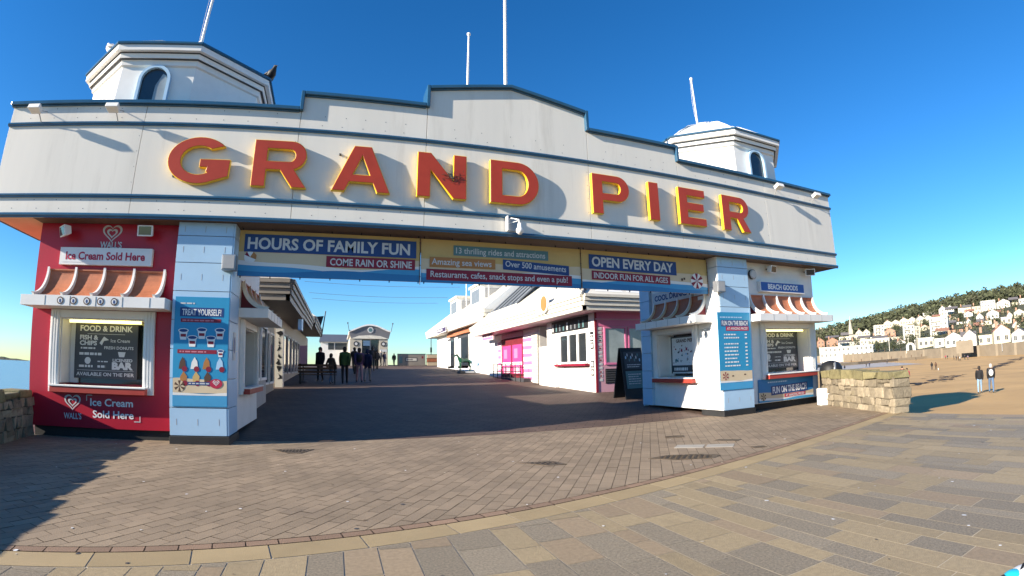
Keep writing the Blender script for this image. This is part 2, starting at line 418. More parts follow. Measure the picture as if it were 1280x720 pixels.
# straight edge course of blocks, then the kerb slabs
bl = math.hypot(1, .2); bd = Vector((1, .2)) / bl; bn = Vector((-.2, 1)) / bl
ed = MB(); kb = MB(); P0 = Vector((0, 4.03))
for k in range(-26, 48):
    for (L, b0, b1, mb, mat, gap) in ((.25, .012, .13, ed, 'paver_edge', .005),):
        q = [P0 + bd * (k * L) + bn * b0, P0 + bd * ((k + 1) * L) + bn * b0, P0 + bd * ((k + 1) * L) + bn * b1, P0 + bd * (k * L) + bn * b1]
        s = plaza_clip([(p.x, p.y) for p in q])
        s = shrink(s, gap) if len(s) > 2 and area(s) > .003 else None
        if s: mb.face([(p[0], p[1], -.001) for p in s], mat)
x = -9.0
while x < 12:
    L = rnd.uniform(.52, .74)
    q = [P0 + bd * x + bn * -.30, P0 + bd * (x + L) + bn * -.30, P0 + bd * (x + L), P0 + bd * x]
    s = plaza_clip([(p.x, p.y) for p in q]); s = shrink(s, .005) if len(s) > 2 and area(s) > .003 else None
    if s: kb.face([(p[0], p[1], .001) for p in s], 'kerb_buff')
    x += L
structure(ed, 'edge_course'); structure(kb, 'kerb_strip')
# big promenade slabs, courses running towards the pier
sb = MB(); x = -9.0
while x < EDGE_X:
    w = rnd.choice((.17, .21, .25, .25, .30, .36)); y = -13.5 + rnd.uniform(0, .6)
    while y < 7:
        L = rnd.choice((.30, .42, .5, .55, .65, .8, .9))
        q = [(x, y), (x + w, y), (x + w, y + L), (x, y + L)]
        q = clip(q, -.2, 1, 4.03 - .30 * bl - .004); q = clip(q, 1, 0, EDGE_X) if len(q) > 2 else []
        if len(q) > 2 and abs(area(q)) > .006:
            s = shrink(q, .004)
            if s and area(s) > 0: sb.face([(p[0], p[1], 0.0) for p in s], rnd.choices(('slab_grey', 'slab_buff', 'slab_pink'), (42, 48, 10))[0])
        y += L
    x += w
structure(sb, 'stone_paving')

# pier deck, rising gently away from the gateway
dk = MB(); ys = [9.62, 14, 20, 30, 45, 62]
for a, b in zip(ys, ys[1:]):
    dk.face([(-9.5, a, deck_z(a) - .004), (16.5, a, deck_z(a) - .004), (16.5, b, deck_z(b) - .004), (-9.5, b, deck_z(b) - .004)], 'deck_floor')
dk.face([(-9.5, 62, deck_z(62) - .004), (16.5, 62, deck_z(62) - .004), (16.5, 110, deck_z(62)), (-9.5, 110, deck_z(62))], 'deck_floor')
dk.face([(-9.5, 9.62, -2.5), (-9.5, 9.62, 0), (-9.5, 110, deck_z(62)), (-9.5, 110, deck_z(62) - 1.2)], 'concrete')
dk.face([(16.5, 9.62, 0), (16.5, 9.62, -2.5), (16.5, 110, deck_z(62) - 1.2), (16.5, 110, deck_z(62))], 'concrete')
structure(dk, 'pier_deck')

# shore of the bay: distance of the sea wall by bearing (degrees from straight ahead, to the right)
def lerp_tab(tab, x):
    if x <= tab[0][0]: return tab[0][1]
    for (a, b), (c, d) in zip(tab, tab[1:]):
        if x <= c: return b + (d - b) * (x - a) / (c - a)
    return tab[-1][1]
SHORE = [(30, 620), (45, 500), (54, 400), (60, 335), (66, 275), (74, 225), (85, 195), (100, 180), (150, 170)]
def shore_r(az): return lerp_tab(SHORE, az)
RIDGE = [(20, .2), (35, .9), (45, 1.9), (50, 2.6), (53.9, 3.25), (57, 3.9), (60, 4.4), (63.5, 4.85), (67, 5.3), (71, 5.55), (74.4, 5.75), (80, 5.9), (95, 6.0), (115, 5.0), (150, 3.5)]
def ridge_r(az): return shore_r(az) + 560
def beach_z(r, az):
    right = lerp_tab([(9, -.45), (14, -.85), (31, -1.58), (44, -1.95), (110, -3.45), (200, -3.5), (900, -3.9)], r)
    left = lerp_tab([(8, -1.6), (30, -2.8), (80, -5.4), (900, -9)], r)
    t = min(1, max(0, (az - 5) / 30)); return left + (right - left) * t
PROM_Z = .75
def hill_z(az, t):
    r = shore_r(az) + (ridge_r(az) - shore_r(az)) * t
    zr = CAM_H + ridge_r(az) * math.tan(R_(lerp_tab(RIDGE, az))) - 17
    s = t if t < 1 else 1 - (t - 1) * .4
    prof = .62 * s + .38 * s * s
    return PROM_Z + (zr - PROM_Z) * max(0, prof - .02) / .98
bm_ = MB(); azs = [a * 2.5 for a in range(-44, 62)]; rs = [9.0, 11, 14, 18, 24, 31, 44, 65, 90, 120, 160, 200, 260, 340, 440, 560]
def pol(az, r, z): a = R_(az); return (r * math.sin(a), r * math.cos(a), z)
for i in range(len(azs) - 1):
    for j in range(len(rs) - 1):
        q = []
        for a, r in ((azs[i], rs[j]), (azs[i], rs[j + 1]), (azs[i + 1], rs[j + 1]), (azs[i + 1], rs[j])):
            rr = min(r, shore_r(a) + 1.5) if a > 28 else r
            q.append(pol(a, rr, beach_z(rr, a)))
        if (Vector(q[0]) - Vector(q[1])).length < .01 and (Vector(q[2]) - Vector(q[3])).length < .01: continue
        bm_.face(q, 'sand', True)
o = structure(bm_, 'beach')
hl = MB(); haz = [a * 1.0 for a in range(24, 132)]; ts = [0, .02, .06, .12, .2, .3, .4, .5, .6, .7, .8, .9, 1.0, 1.12, 1.4]
for i in range(len(haz) - 1):
    for j in range(len(ts) - 1):
        q = []
        for a, t in ((haz[i], ts[j]), (haz[i], ts[j + 1]), (haz[i + 1], ts[j + 1]), (haz[i + 1], ts[j])):
            r = shore_r(a) + (ridge_r(a) - shore_r(a)) * t; q.append(pol(a, r, hill_z(a, t)))
        hl.face(q, 'hill_green', True)
structure(hl, 'hill')
sw = MB(); n = 72
for i in range(n):
    a, b = 2 * math.pi * i / n, 2 * math.pi * (i + 1) / n
    for r0, r1 in ((2, 300), (300, 3000), (3000, 30000)):
        sw.face([(r0 * math.cos(a), r0 * math.sin(a), -4.75), (r1 * math.cos(a), r1 * math.sin(a), -4.75), (r1 * math.cos(b), r1 * math.sin(b), -4.75), (r0 * math.cos(b), r0 * math.sin(b), -4.75)], 'sea_water')
structure(sw, 'sea')
# low headland across the bay, far out to the left
hd = MB()
for k in range(24):
    def hp(i): 
        az = -39 + i * .29; h = 34 * math.sin(min(1, max(0, (24 - i) / 18)) * math.pi / 2) * (.8 + .2 * math.sin(i * 1.3)); return az, max(.5, h)
    (a0, h0), (a1, h1) = hp(k), hp(k + 1)
    hd.face([pol(a0, 5200, -5), pol(a1, 5200, -5), pol(a1, 5400, h1), pol(a0, 5400, h0)], 'hill_green')
    hd.face([pol(a0, 5400, h0), pol(a1, 5400, h1), pol(a1, 5900, -5), pol(a0, 5900, -5)], 'hill_green')
structure(hd, 'headland_hill')

# ================================================================== THE GATEWAY
C0 = 3.21
XL, XR = C0 - 10.0, C0 + 10.0
ZB, ZT = 3.866, 6.03
XS = [XL, C0 - 7.11, C0 - 4.15, C0 - 1.74, C0 + 1.74, C0 + 4.15, C0 + 7.11, XR]
def top_z(x, side=0):
    d = abs(x - C0)
    if d < 1.74: return 6.78 + (7.09 - 6.78) * (1 - d / 1.74)
    if d < 4.15: return 6.37
    return ZT
gate = thing('pier_gateway', (C0, 10, 0), 'long off white stepped sign wall with blue bands bridging the entrance to the pier', 'gateway')
F = Frame((0, FY, 0), (1, 0, 0))
w = MB()
for k in range(7):                                   # cladding panels with open joints
    a, b = XS[k] + .005, XS[k + 1] - .005; mid = (a + b) / 2; zt = top_z(mid)
    for z0, z1 in ((ZB, 4.245), (4.255, 5.645)): w.fbox(F, a, b, z0, z1, -.06, 0, 'panel_white')
    if k == 3: w.prism(F, [[(a, 5.655), (b, 5.655), (b, 6.78), (C0, 7.09), (a, 6.78)]], -.06, 0, 'panel_white')
    else: w.fbox(F, a, b, 5.655, zt, -.06, 0, 'panel_white')
# core behind the panels
w.fbox(F, XL + .01, XR - .01, ZB + .004, ZT - .01, -1.9, -.065, 'panel_white')
w.prism(F, [[(XS[2] + .01, ZT - .01), (XS[5] - .01, ZT - .01), (XS[5] - .01, 6.36), (XS[4], 6.36), (XS[4], 6.76), (C0, 7.07), (XS[3], 6.76), (XS[3], 6.36), (XS[2] + .01, 6.36)]], -.4, -.065, 'panel_white')
w.fbox(F, XL - .004, XL + .009, ZB, ZT, -1.9, 0, 'paint_white'); w.fbox(F, XR - .009, XR + .004, ZB, ZT, -1.9, 0, 'paint_white')
for k in range(7):                                   # fixing screws
    for z in (4.0, 4.16, 5.76, 5.95):
        for i in range(1, 6):
            a = XS[k] + (XS[k + 1] - XS[k]) * i / 6 + rnd.uniform(-.06, .06); w.fbox(F, a, a + .014, z, z + .014, 0, .003, 'dark_grey')
    for z in (4.5, 4.8, 5.1, 5.4): w.fbox(F, XS[k + 1] - .05, XS[k + 1] - .04, z, z + .012, 0, .003, 'dark_grey')
w.build('sign_wall', gate, bevel=.004)
sf = MB()
for a, b, m_ in ((XL + .03, -5.895, 'soffit_bounce_lit'), (-5.89, XR - .03, 'soffit_shade')): sf.fbox(F, a, b, ZB - .012, ZB + .003, -1.88, -.09, m_)  # one soffit: bounce light painted at the outer end, shade painted beyond
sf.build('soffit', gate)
def trim(z, r, name='trim_band'):
    t = MB(); t.tube([F.P(XL - .02, z, .012), F.P(XR + .02, z, .012)], r, 'trim_blue', 12)
    t.tube([F.P(XL - .012, z, .012), F.P(XL - .012, z, -1.9)], r, 'trim_blue', 10); t.tube([F.P(XR + .012, z, .012), F.P(XR + .012, z, -1.9)], r, 'trim_blue', 10)
    t.fbox(F, XL - .02, XR + .02, z - r - .012, z - r + .006, 0, .03, 'trim_blue'); return t.build(name, gate)
trim(4.25, .034); trim(5.65, .034); trim(ZB + .02, .042)
cp = MB(); h = .075; ov = .09                            # coping that follows the steps
def cop(p, q):
    (a, z0), (b, z1) = p, q
    if abs(a - b) < 1e-6: cp.fbox(F, a - .035, a + .035, min(z0, z1), max(z0, z1) + h, -.42, ov, 'trim_blue')
    else:
        cp.prism(F, [[(a, z0), (b, z1), (b, z1 + h), (a, z0 + h)]], -.45, ov - .002, 'trim_blue')
        cp.prism(F, [[(a, z0 - .025), (b, z1 - .025), (b, z1 - .001), (a, z0 - .001)]], -.05, ov - .045, 'trim_blue')
pf = [(XL - .05, ZT), (XS[2] - .036, ZT), (XS[2] + .036, 6.37), (XS[3] - .036, 6.37), (XS[3] + .036, 6.785), (C0, 7.09), (XS[4] - .036, 6.785), (XS[4] + .036, 6.37), (XS[5] - .036, 6.37), (XS[5] + .036, ZT), (XR + .05, ZT)]
cop(pf[0], pf[1]); cop((XS[2], ZT), (XS[2], 6.37)); cop(pf[2], pf[3]); cop((XS[3], 6.37), (XS[3], 6.785)); cop(pf[4], pf[5]); cop(pf[5], pf[6])
cop((XS[4], 6.37), (XS[4], 6.785)); cop(pf[7], pf[8]); cop((XS[5], ZT), (XS[5], 6.37)); cop(pf[9], pf[10])
cp.build('coping', gate, bevel=.012)

# ---- raised letters, extended bold capitals (unit height), each a part of the sign wall
def arc(cx, cy, rx, ry, a0, a1, n=14): return [(cx + rx * math.cos(R_(a0 + (a1 - a0) * i / n)), cy + ry * math.sin(R_(a0 + (a1 - a0) * i / n))) for i in range(n + 1)]
S = .285                                                # stem
def L_I(w): return [[(0, 0), (w, 0), (w, 1), (0, 1)]]
def L_E(w): return [[(0, 0), (w, 0), (w, .21), (S, .21), (S, .395), (w * .93, .395), (w * .93, .61), (S, .61), (S, .79), (w, .79), (w, 1), (0, 1)]]
def L_P(w): return [[(0, 0), (S, 0), (S, .34)] + arc(w - .33, .67, .33, .33, -90, 90) + [(0, 1)], [(S, .53), (S, .81)] + arc(w - .36, .67, .11, .14, 90, -90, 8)]
def L_R(w): return [[(0, 0), (S, 0), (S, .36), (w * .50, .36), (w - .30, 0), (w, 0), (w - .27, .385)] + arc(w - .36, .69, .32, .31, -60, 90) + [(0, 1)], [(S, .55), (S, .81)] + arc(w - .38, .68, .11, .13, 90, -90, 8)]
def L_D(w): return [[(0, 0)] + arc(w - .5, .5, .5, .5, -90, 90, 20) + [(0, 1)], [(S, .2), (S, .8)] + arc(w - .5, .5, .24, .3, 90, -90, 14)]
def L_N(w): return [[(0, 0), (S, 0), (S, .60), (w - S, 0), (w, 0), (w, 1), (w - S, 1), (w - S, .40), (S, 1), (0, 1)]]
def L_A(w): return [[(0, 0), (.27, 0), (.36, .2), (w - .36, .2), (w - .27, 0), (w, 0), (w / 2 + .18, 1), (w / 2 - .18, 1)], [(.43, .37), (w / 2, .78), (w - .43, .37)]]
def L_G(w):
    c = w / 2
    return [arc(c, .5, c, .5, 38, 298, 28) + [(w * .985, .17), (w, .53), (c + .02, .53), (c + .02, .35), (c + .18, .35), (c + .16, .27)] + arc(c, .5, c - .28, .30, 300, 52, 20)]
def inset(L, d):
    n = len(L); ar = sum(L[i][0] * L[(i + 1) % n][1] - L[(i + 1) % n][0] * L[i][1] for i in range(n)); out = []
    for i in range(n):
        p0, p1, p2 = Vector(L[i - 1]), Vector(L[i]), Vector(L[(i + 1) % n])
        e1, e2 = (p1 - p0).normalized(), (p2 - p1).normalized(); b = Vector((-e1.y - e2.y, e1.x + e2.x)); s = max(.35, 1 + e1.dot(e2))
        out.append(tuple(p1 + b * (d / s) * (1 if ar > 0 else -1)))
    return out
LET = [('G', L_G, -3.27, 1.17), ('R', L_R, -1.70, 1.00), ('A', L_A, -.26, 1.07), ('N', L_N, 1.30, .95), ('D', L_D, 2.72, 1.02), ('P', L_P, 4.95, .92), ('I', L_I, 6.385, .27), ('E', L_E, 7.225, .80), ('R', L_R, 8.57, .95)]
LH, LZ = .895, 4.463
for ch, fn, x0, wd in LET:
    loops = [[(x0 + a * LH, LZ + b * LH) for a, b in L] for L in fn(wd / LH)]
    t = MB(); t.prism(F, loops, .03, .115, 'letter_yellow')
    red = [inset(loops[0], .009)] + [inset(L, -.009) for L in loops[1:]]
    t.prism(F, red, .116, .124, 'letter_red')
    for L in loops[:1]:
        for a, b in ((min(p[0] for p in L) + .1, LZ + .15), (min(p[0] for p in L) + .1, LZ + .72)): t.fbox(F, a, a + .04, b, b + .04, 0, .03, 'dark_grey')
    if ch == 'N':                                      # old nest material caught against the letter
        for k in range(46):
            a, b = x0 + .66 + rnd.gauss(0, .09), LZ + .42 + rnd.gauss(0, .045); an = rnd.uniform(0, 3.1)
            p = F.P(a, b, .126 + rnd.uniform(0, .02)); q = F.P(a + .09 * math.cos(an), b + .05 * math.sin(an), .128 + rnd.uniform(0, .03)); t.tube([p, q], .005, 'bark', 4)
    lo = t.build('sign_letter', gate, bevel=.004, seg=1); lo['label'] = 'raised red capital %s with yellow sides' % ch

# ---- turrets behind the parapet
def turret(cx, label):
    cy, w8 = 11.12, 1.55; ap = w8 * 1.2071; rad = ap / math.cos(R_(22.5))
    t = thing('turret', (cx, cy, 5.9), label, 'turret', 'white turrets above the sign wall')
    b = MB(); ph = R_(22.5)
    b.lathe([(rad, 5.75), (rad, 7.1)], (cx, cy, 0), 'paint_white', 8, False, ph); b.build('wall', t)
    c = MB(); k = 1 / math.cos(R_(22.5))
    c.lathe([(rad + .001, 7.0), (rad + .05 * k, 7.02), (rad + .05 * k, 7.12), (rad + .06 * k, 7.13)], (cx, cy, 0), 'paint_white', 8, False, ph)
    c.lathe([(rad + .13 * k, 7.14), (rad + .13 * k, 7.24)], (cx, cy, 0), 'paint_white', 8, False, ph)
    c.lathe([(rad - .02, 7.13), (rad + .11 * k, 7.135), (rad + .11 * k, 7.145)], (cx, cy, 0), 'dark_grey', 8, False, ph)
    c.lathe([(rad + .12 * k, 7.24), (rad + .15 * k, 7.26)], (cx, cy, 0), 'dark_grey', 8, False, ph)
    c.lathe([(rad + .23 * k, 7.262), (rad + .23 * k, 7.38)], (cx, cy, 0), 'paint_white', 8, False, ph)
    c.lathe([(rad + .22 * k, 7.38), (rad + .27 * k, 7.40), (rad + .27 * k, 7.44), (rad, 7.46)], (cx, cy, 0), 'trim_blue', 8, False, ph)
    c.build('cornice', t)
    d = MB(); d.lathe([(rad + .16, 7.455), (rad * .84, 7.78), (rad * .56, 8.16), (rad * .30, 8.40), (.42, 8.46), (.40, 8.56), (.02, 8.60)], (cx, cy, 0), 'paint_white', 8, False, ph)
    for i in range(8):
        a = ph + i * math.pi / 4
        pts = [Vector((cx + r * math.cos(a), cy + r * math.sin(a), z)) for r, z in ((rad + .1, 7.49), (rad * .85, 7.79), (rad * .57, 8.17), (rad * .31, 8.41))]
        d.tube(pts, .022, 'paint_white', 6)
    d.build('dome', t)
    for an in (-90, -45, -135):                        # arched windows, blue frames
        ca, sa = math.cos(R_(an)), math.sin(R_(an))
        Fw = Frame((cx + ca * ap, cy + sa * ap, 0), (-sa, ca, 0)); hw, z0, zs = .33, 6.12, 6.68
        if an != -90: continue
        outer = [(-hw, z0), (hw, z0)] + arc(0, zs, hw, hw, 0, 180, 14); inner = [(-hw + .06, z0 + .05), (hw - .06, z0 + .05)] + arc(0, zs, hw - .06, hw - .06, 0, 180, 14)
        f = MB(); f.prism(Fw, [outer, inner], 0, .09, 'clad_blue'); fo = f.build('window', t)
        p = MB(); p.prism(Fw, [inner], .002, .022, 'glass_dark')
        if cx < 0: p.poly(Fw, [(.02, z0 + .07), (hw - .07, z0 + .07), (hw - .07, zs), (hw - .12, zs + .12), (.14, zs + .16), (.03, zs - .1)], .024, 'glass_pale')  # pale reflection painted onto the glass
        p.build('pane', fo)
    return t
turret(C0 - 7.18, 'white eight sided turret with domed roof near the G, a white gull on its cornice')
turret(C0 + 7.18, 'white eight sided turret with pale faceted dome above the PIER end of the sign')
def flagpole(x, y, z0, z1, r, label, rope=True):
    t = thing('flagpole', (x, y, z0), label, 'flagpole', 'white flagpoles on the gateway roof')
    p = MB(); p.tube([(x, y, z0), (x, y, (z0 + z1) / 2), (x, y, z1)], [r, r * .92, r * .72], 'paint_white', 10); p.build('pole', t)
    k = MB(); k.ball((x, y, z1 + r * 1.2), r * 1.7, 'paint_white', 10, 6); k.build('finial', t)
    if rope:
        q = MB(); q.tube([(x - r - .03, y, z0 + .3), (x - r - .06, y, (z0 + z1) / 2), (x - r - .02, y, z1 - .05)], .006, 'ink_grey', 5); q.build('halyard', t)
flagpole(C0 - 7.18 + .12, 11.12, 8.56, 12.6, .036, 'white flagpole rising from the domed turret near the G')
flagpole(C0 + 7.18 - .28, 11.12, 8.54, 10.2, .034, 'short white flagpole with ball finial on the turret at the PIER end')
flagpole(2.40, 9.5, 6.9, 8.68, .028, 'shorter bare white flagpole behind the central gable', False)
flagpole(3.27, 9.5, 7.0, 12.6, .042, 'tall thick white flagpole behind the peak of the central gable', False)
# birds on the left turret
def bird(name, c, h, mat, mat2, rz, label):
    b = MB(); c = Vector(c); q = Matrix.Rotation(rz, 3, 'Z')
    def T(x, y, z): return c + q @ Vector((x, y, z)) * h
    b.tube([T(-.55, 0, .32), T(-.35, 0, .42), T(-.05, 0, .52), T(.2, 0, .62), T(.33, 0, .74), T(.38, 0, .86), T(.44, 0, .92), T(.52, 0, .90)], [x * h for x in (.03, .12, .24, .23, .14, .10, .09, .04)], mat, 10)
    b.tube([T(.5, 0, .9), T(.68, 0, .86)], [.03 * h, .006 * h], 'banner_yellow' if mat == 'gull_white' else 'black', 6)
    for s in (-1, 1):
        b.tube([T(.12, s * .2, .6), T(-.2, s * .22, .5), T(-.62, s * .08, .36)], [.06 * h, .11 * h, .02 * h], mat2, 8); b.tube([T(.05, s * .07, .32), T(.05, s * .07, 0)], .018 * h, 'banner_yellow' if mat == 'gull_white' else 'black', 5)
    o = b.build(name); tag(o, label, 'bird'); return o
bird('gull', (-5.30, 9.62, 7.46), .42, 'gull_white', 'gull_grey', 2.6, 'white gull perched on the outer corner of the turret cornice')
bird('crow', (-1.92, 10.52, 7.44), .44, 'black', 'black', -.9, 'black bird perched on the turret cornice towards the R')

# ---- kiosks under the ends of the sign wall
PANELZ = [.14, .62, 1.12, 1.62, 2.12, 2.62, 3.12, 3.60, ZB - .016]
def pillar(x0, x1, inner, label):
    """blue clad pillar at the archway; inner = +1 when the arch lies on its +x side"""
    t = thing('pillar', ((x0 + x1) / 2, PY + .3, 0), label, 'pillar', 'blue clad pillars of the gateway')
    c = MB(); xi = x1 if inner > 0 else x0
    for a, b in zip(PANELZ, PANELZ[1:]):
        c.box(x0 + .003, x1 - .003, PY - .035, PY, a + .006, b - .006, 'clad_blue')
        xa, xb = (x1, x1 + .03) if inner > 0 else (x0 - .03, x0)
        c.box(xa, xb, PY - .03, KY + .5, a + .006, b - .006, 'paint_white' if inner < 0 else 'clad_blue')
        for k in range(3): c.box(x0 + .12 + k * .38, x0 + .13 + k * .38, PY - .037, PY - .034, (a + b) / 2 - .06, (a + b) / 2 + .05, 'paint_grey')
    c.build('cladding', t, bevel=.004)
    k = MB(); k.box(x0 + .01, x1 - .01, PY, KY + .42, .14, ZB - .014, 'paint_grey'); k.build('core', t)
    p = MB(); p.box(x0 - (.05 if inner < 0 else 0), x1 + (.05 if inner > 0 else 0), PY - .075, KY + .5, -.01, .134, 'plinth_black'); p.build('plinth', t, bevel=.008)
    return t
pillar(-2.98, -1.96, 1, 'blue clad pillar beside the red kiosk, with the ice cream poster')
pillar(8.50, 9.52, -1, 'blue clad pillar beside the beach goods kiosk, sunlit white on its arch side')

def canopy(F, a0, a1, kiosk, ribs, label=None):
    """flat cream canopy with a curved tile roof and white ribs above it"""
    z0, z1, pr = 2.27, 2.45, .58
    t = MB(); t.fbox(F, a0, a1, z0, z1, 0.002, pr, 'paint_white')
    for k in range(1, int((a1 - a0) / .5) + 1): t.fbox(F, a0 + k * .5, a0 + k * .5 + .012, z0 + .01, z1 - .01, pr, pr + .004, 'paint_grey')
    co = t.build('canopy', kiosk, bevel=.008)
    b0, b1 = a0 + .22, a1 - .22; n = 9
    def prof(s): a = s * math.pi / 2; return (.50 * (1 - math.sin(a)) + .02, z1 + .005 + (2.97 - z1) * (1 - math.cos(a)))      # out, up
    r = MB(); 
    for i in range(n):
        (c0, h0), (c1, h1) = prof(i / n), prof((i + 1) / n)
        r.face([F.P(b0, h0, c0), F.P(b1, h0, c0), F.P(b1, h1, c1), F.P(b0, h1, c1)], 'terracotta', True)
    for sgn, a in ((1, b1), (0, b0)):
        pts = [F.P(a, prof(i / n)[1], prof(i / n)[0]) for i in range(n + 1)] + [F.P(a, prof(1)[1], 0), F.P(a, z1 + .005, 0)]
        r.face(pts if sgn else pts[::-1], 'maroon')
    r.fbox(F, b0 - .02, b1 + .02, 2.965, 2.99, .003, .05, 'terracotta')
    r.build('tile_roof', co)
    for k in range(ribs):
        a = b0 + (b1 - b0) * k / (ribs - 1) if ribs > 1 else b0
        q = MB()
        pts = [F.P(a, prof(i / 12)[1] + .035, prof(i / 12)[0] + .03) for i in range(13)]; w2 = .022
        for i in range(12):
            (ca, ha), (cb, hb) = prof(i / 12), prof((i + 1) / 12)
            q.hexa([F.P(a - w2, ha + .05, ca + .05), F.P(a + w2, ha + .05, ca + .05), F.P(a + w2, ha - .01, ca - .015), F.P(a - w2, ha - .01, ca - .015),
                    F.P(a - w2, hb + .05, cb + .05), F.P(a + w2, hb + .05, cb + .05), F.P(a + w2, hb - .01, cb - .015), F.P(a - w2, hb - .01, cb - .015)], 'paint_white')
        q.build('rib', co)
    return co
def bay(F, a0, a1, kiosk, surround, lit=False, cmat='counter_red'):
    """serving window: pilastered surround, deep reveal, counter"""
    zc, zt = .86, 2.26; jw = .20
    s = MB()
    for x in (a0, a1 - jw):
        s.fbox(F, x, x + jw, zc - .06, zt, .002, .07, surround)
        for k in range(3): s.fbox(F, x + .03 + k * .055, x + .06 + k * .055, zc, zt - .02, .07, .085, surround)
    s.fbox(F, a0 + jw, a1 - jw, zt - .14, zt, .002, .06, surround); so_ = s.build('window_surround', kiosk, bevel=.004)
    r = MB(); b0, b1 = a0 + jw, a1 - jw
    r.fbox(F, b0 + .002, b0 + .018, zc + .1, zt - .142, -.40, 0, 'paint_grey' if surround != 'paint_white' else 'paint_white')
    r.fbox(F, b1 - .018, b1 - .002, zc + .1, zt - .142, -.40, 0, 'paint_white'); r.fbox(F, b0 + .02, b1 - .02, zt - .162, zt - .144, -.40, 0, 'paint_white')
    r.fbox(F, b0 + .02, b0 + .20, zc + .1, zt - .17, -.40, -.36, 'paint_white')
    r.build('reveal', kiosk)
    p = MB(); p.fbox(F, b0 + .02, b1 - .02, zc + .1, zt - .165, -.408, -.402, 'glass_dark'); p.build('pane', so_)
    c = MB(); c.fbox(F, b0 - .10, b1 + .10, zc - .06, zc + .045, .072, .20, cmat); c.fbox(F, b0 + .003, b1 - .003, zc - .06, zc + .045, -.36, .0715, cmat)
    c.fbox(F, b0 - .11, b1 + .11, zc + .046, zc + .075, -.0, .215, 'paint_white' if cmat != 'x' else cmat); c.build('counter', kiosk, bevel=.005)
    if lit:
        l = MB(); l.tube([F.P(b0 + .12, zt - .19, -.1), F.P(b1 - .12, zt - .19, -.1)], .026, 'tube_light', 8); l.fbox(F, b0 + .08, b1 - .08, zt - .163, zt - .145, -.15, -.05, 'paint_white'); l.build('tube_lamp', kiosk)
def kiosk_walls(x0, x1, xin, F1, w1, F2, w2, kiosk, m1, m2):
    """x0..x1 front wall beside the pillar, xin arch side wall plane; w1, w2 = window openings along F1, F2"""
    zc, zt = .96, 2.12; y1 = 12.5
    s = MB(); d = .42
    a0, a1 = w1[0] + .2, w1[1] - .2
    lo, hi = min(x0, x1), max(x0, x1)
    s.fbox(F1, lo, a0, .18, ZB - .015, -d, 0, m1); s.fbox(F1, a1, hi, .18, ZB - .015, -d, 0, m1)
    s.fbox(F1, a0, a1, .18, zc - .14, -d, 0, m1); s.fbox(F1, a0, a1, zt, ZB - .015, -d, 0, m1)
    s.build('front_wall', kiosk)
    q = MB(); b0, b1 = w2[0] + .2, w2[1] - .2
    L = y1 - (KY + .505)
    st = 0.0
    q.fbox(F2, st, b0, .14, ZB - .015, -d, 0, m2); q.fbox(F2, b1, st + L, .14, ZB - .015, -d, 0, m2)
    q.fbox(F2, b0, b1, .14, zc - .14, -d, 0, m2); q.fbox(F2, b0, b1, zt, ZB - .015, -d, 0, m2); q.build('arch_wall', kiosk)
    c = MB(); xa, xb = (lo, xin - d - .004) if xin > lo + 1 else (xin + d + .004, hi)
    c.box(xa + .003, xb, KY + d + .004, y1, .14, ZB - .02, m1 if m1 != 'kiosk_red' else 'kiosk_red'); c.build('body', kiosk)
    p = MB(); p.box(lo + .08, hi - .02, KY + .06, y1, -.01, .176, 'plinth_black'); p.build('plinth', kiosk)
F1 = Frame((0, KY, 0), (1, 0, 0))
# left: red ice cream kiosk
kl = thing('kiosk', (-4.2, 10.9, 0), 'red ice cream kiosk with white framed serving window and terracotta canopy', 'kiosk')
F2L = Frame((-1.96, KY + .505, 0), (0, 1, 0))                      # faces the arch (+x)
kiosk_walls(-5.88, -2.985, -1.96, F1, (-5.44, -3.36), F2L, (.35, 2.35), kl, 'kiosk_red', 'paint_white')
bay(F1, -5.44, -3.36, kl, 'paint_white', lit=True); canopy(F1, -5.80, -3.02, kl, 5)
bay(F2L, .35, 2.35, kl, 'paint_white'); canopy(F2L, .1, 2.55, kl, 4)
# right: white beach goods kiosk
kr = thing('kiosk', (10.6, 10.9, 0), 'white beach goods kiosk with serving windows on the front and on the arch side', 'kiosk')
F2R = Frame((8.50, 12.5, 0), (0, -1, 0))                           # faces the arch (-x); runs towards the viewer
kiosk_walls(9.525, 12.5, 8.50, F1, (10.10, 12.34), F2R, (.52, 2.48), kr, 'paint_white', 'paint_white')
bay(F1, 10.10, 12.34, kr, 'paint_white', lit=True); canopy(F1, 9.55, 12.62, kr, 6)
bay(F2R, .52, 2.48, kr, 'paint_white'); canopy(F2R, .45, 3.05, kr, 5)
ps = MB()                                                         # blue pilaster at the far end of the arch side
for a, b in zip(PANELZ, PANELZ[1:]): ps.box(8.40, 8.5, 12.02, 12.5, a + .006, b - .006, 'clad_blue')
ps.box(8.46, 8.60, 12.505, 12.56, .0, ZB - .02, 'clad_blue'); ps.build('pilaster', kr)

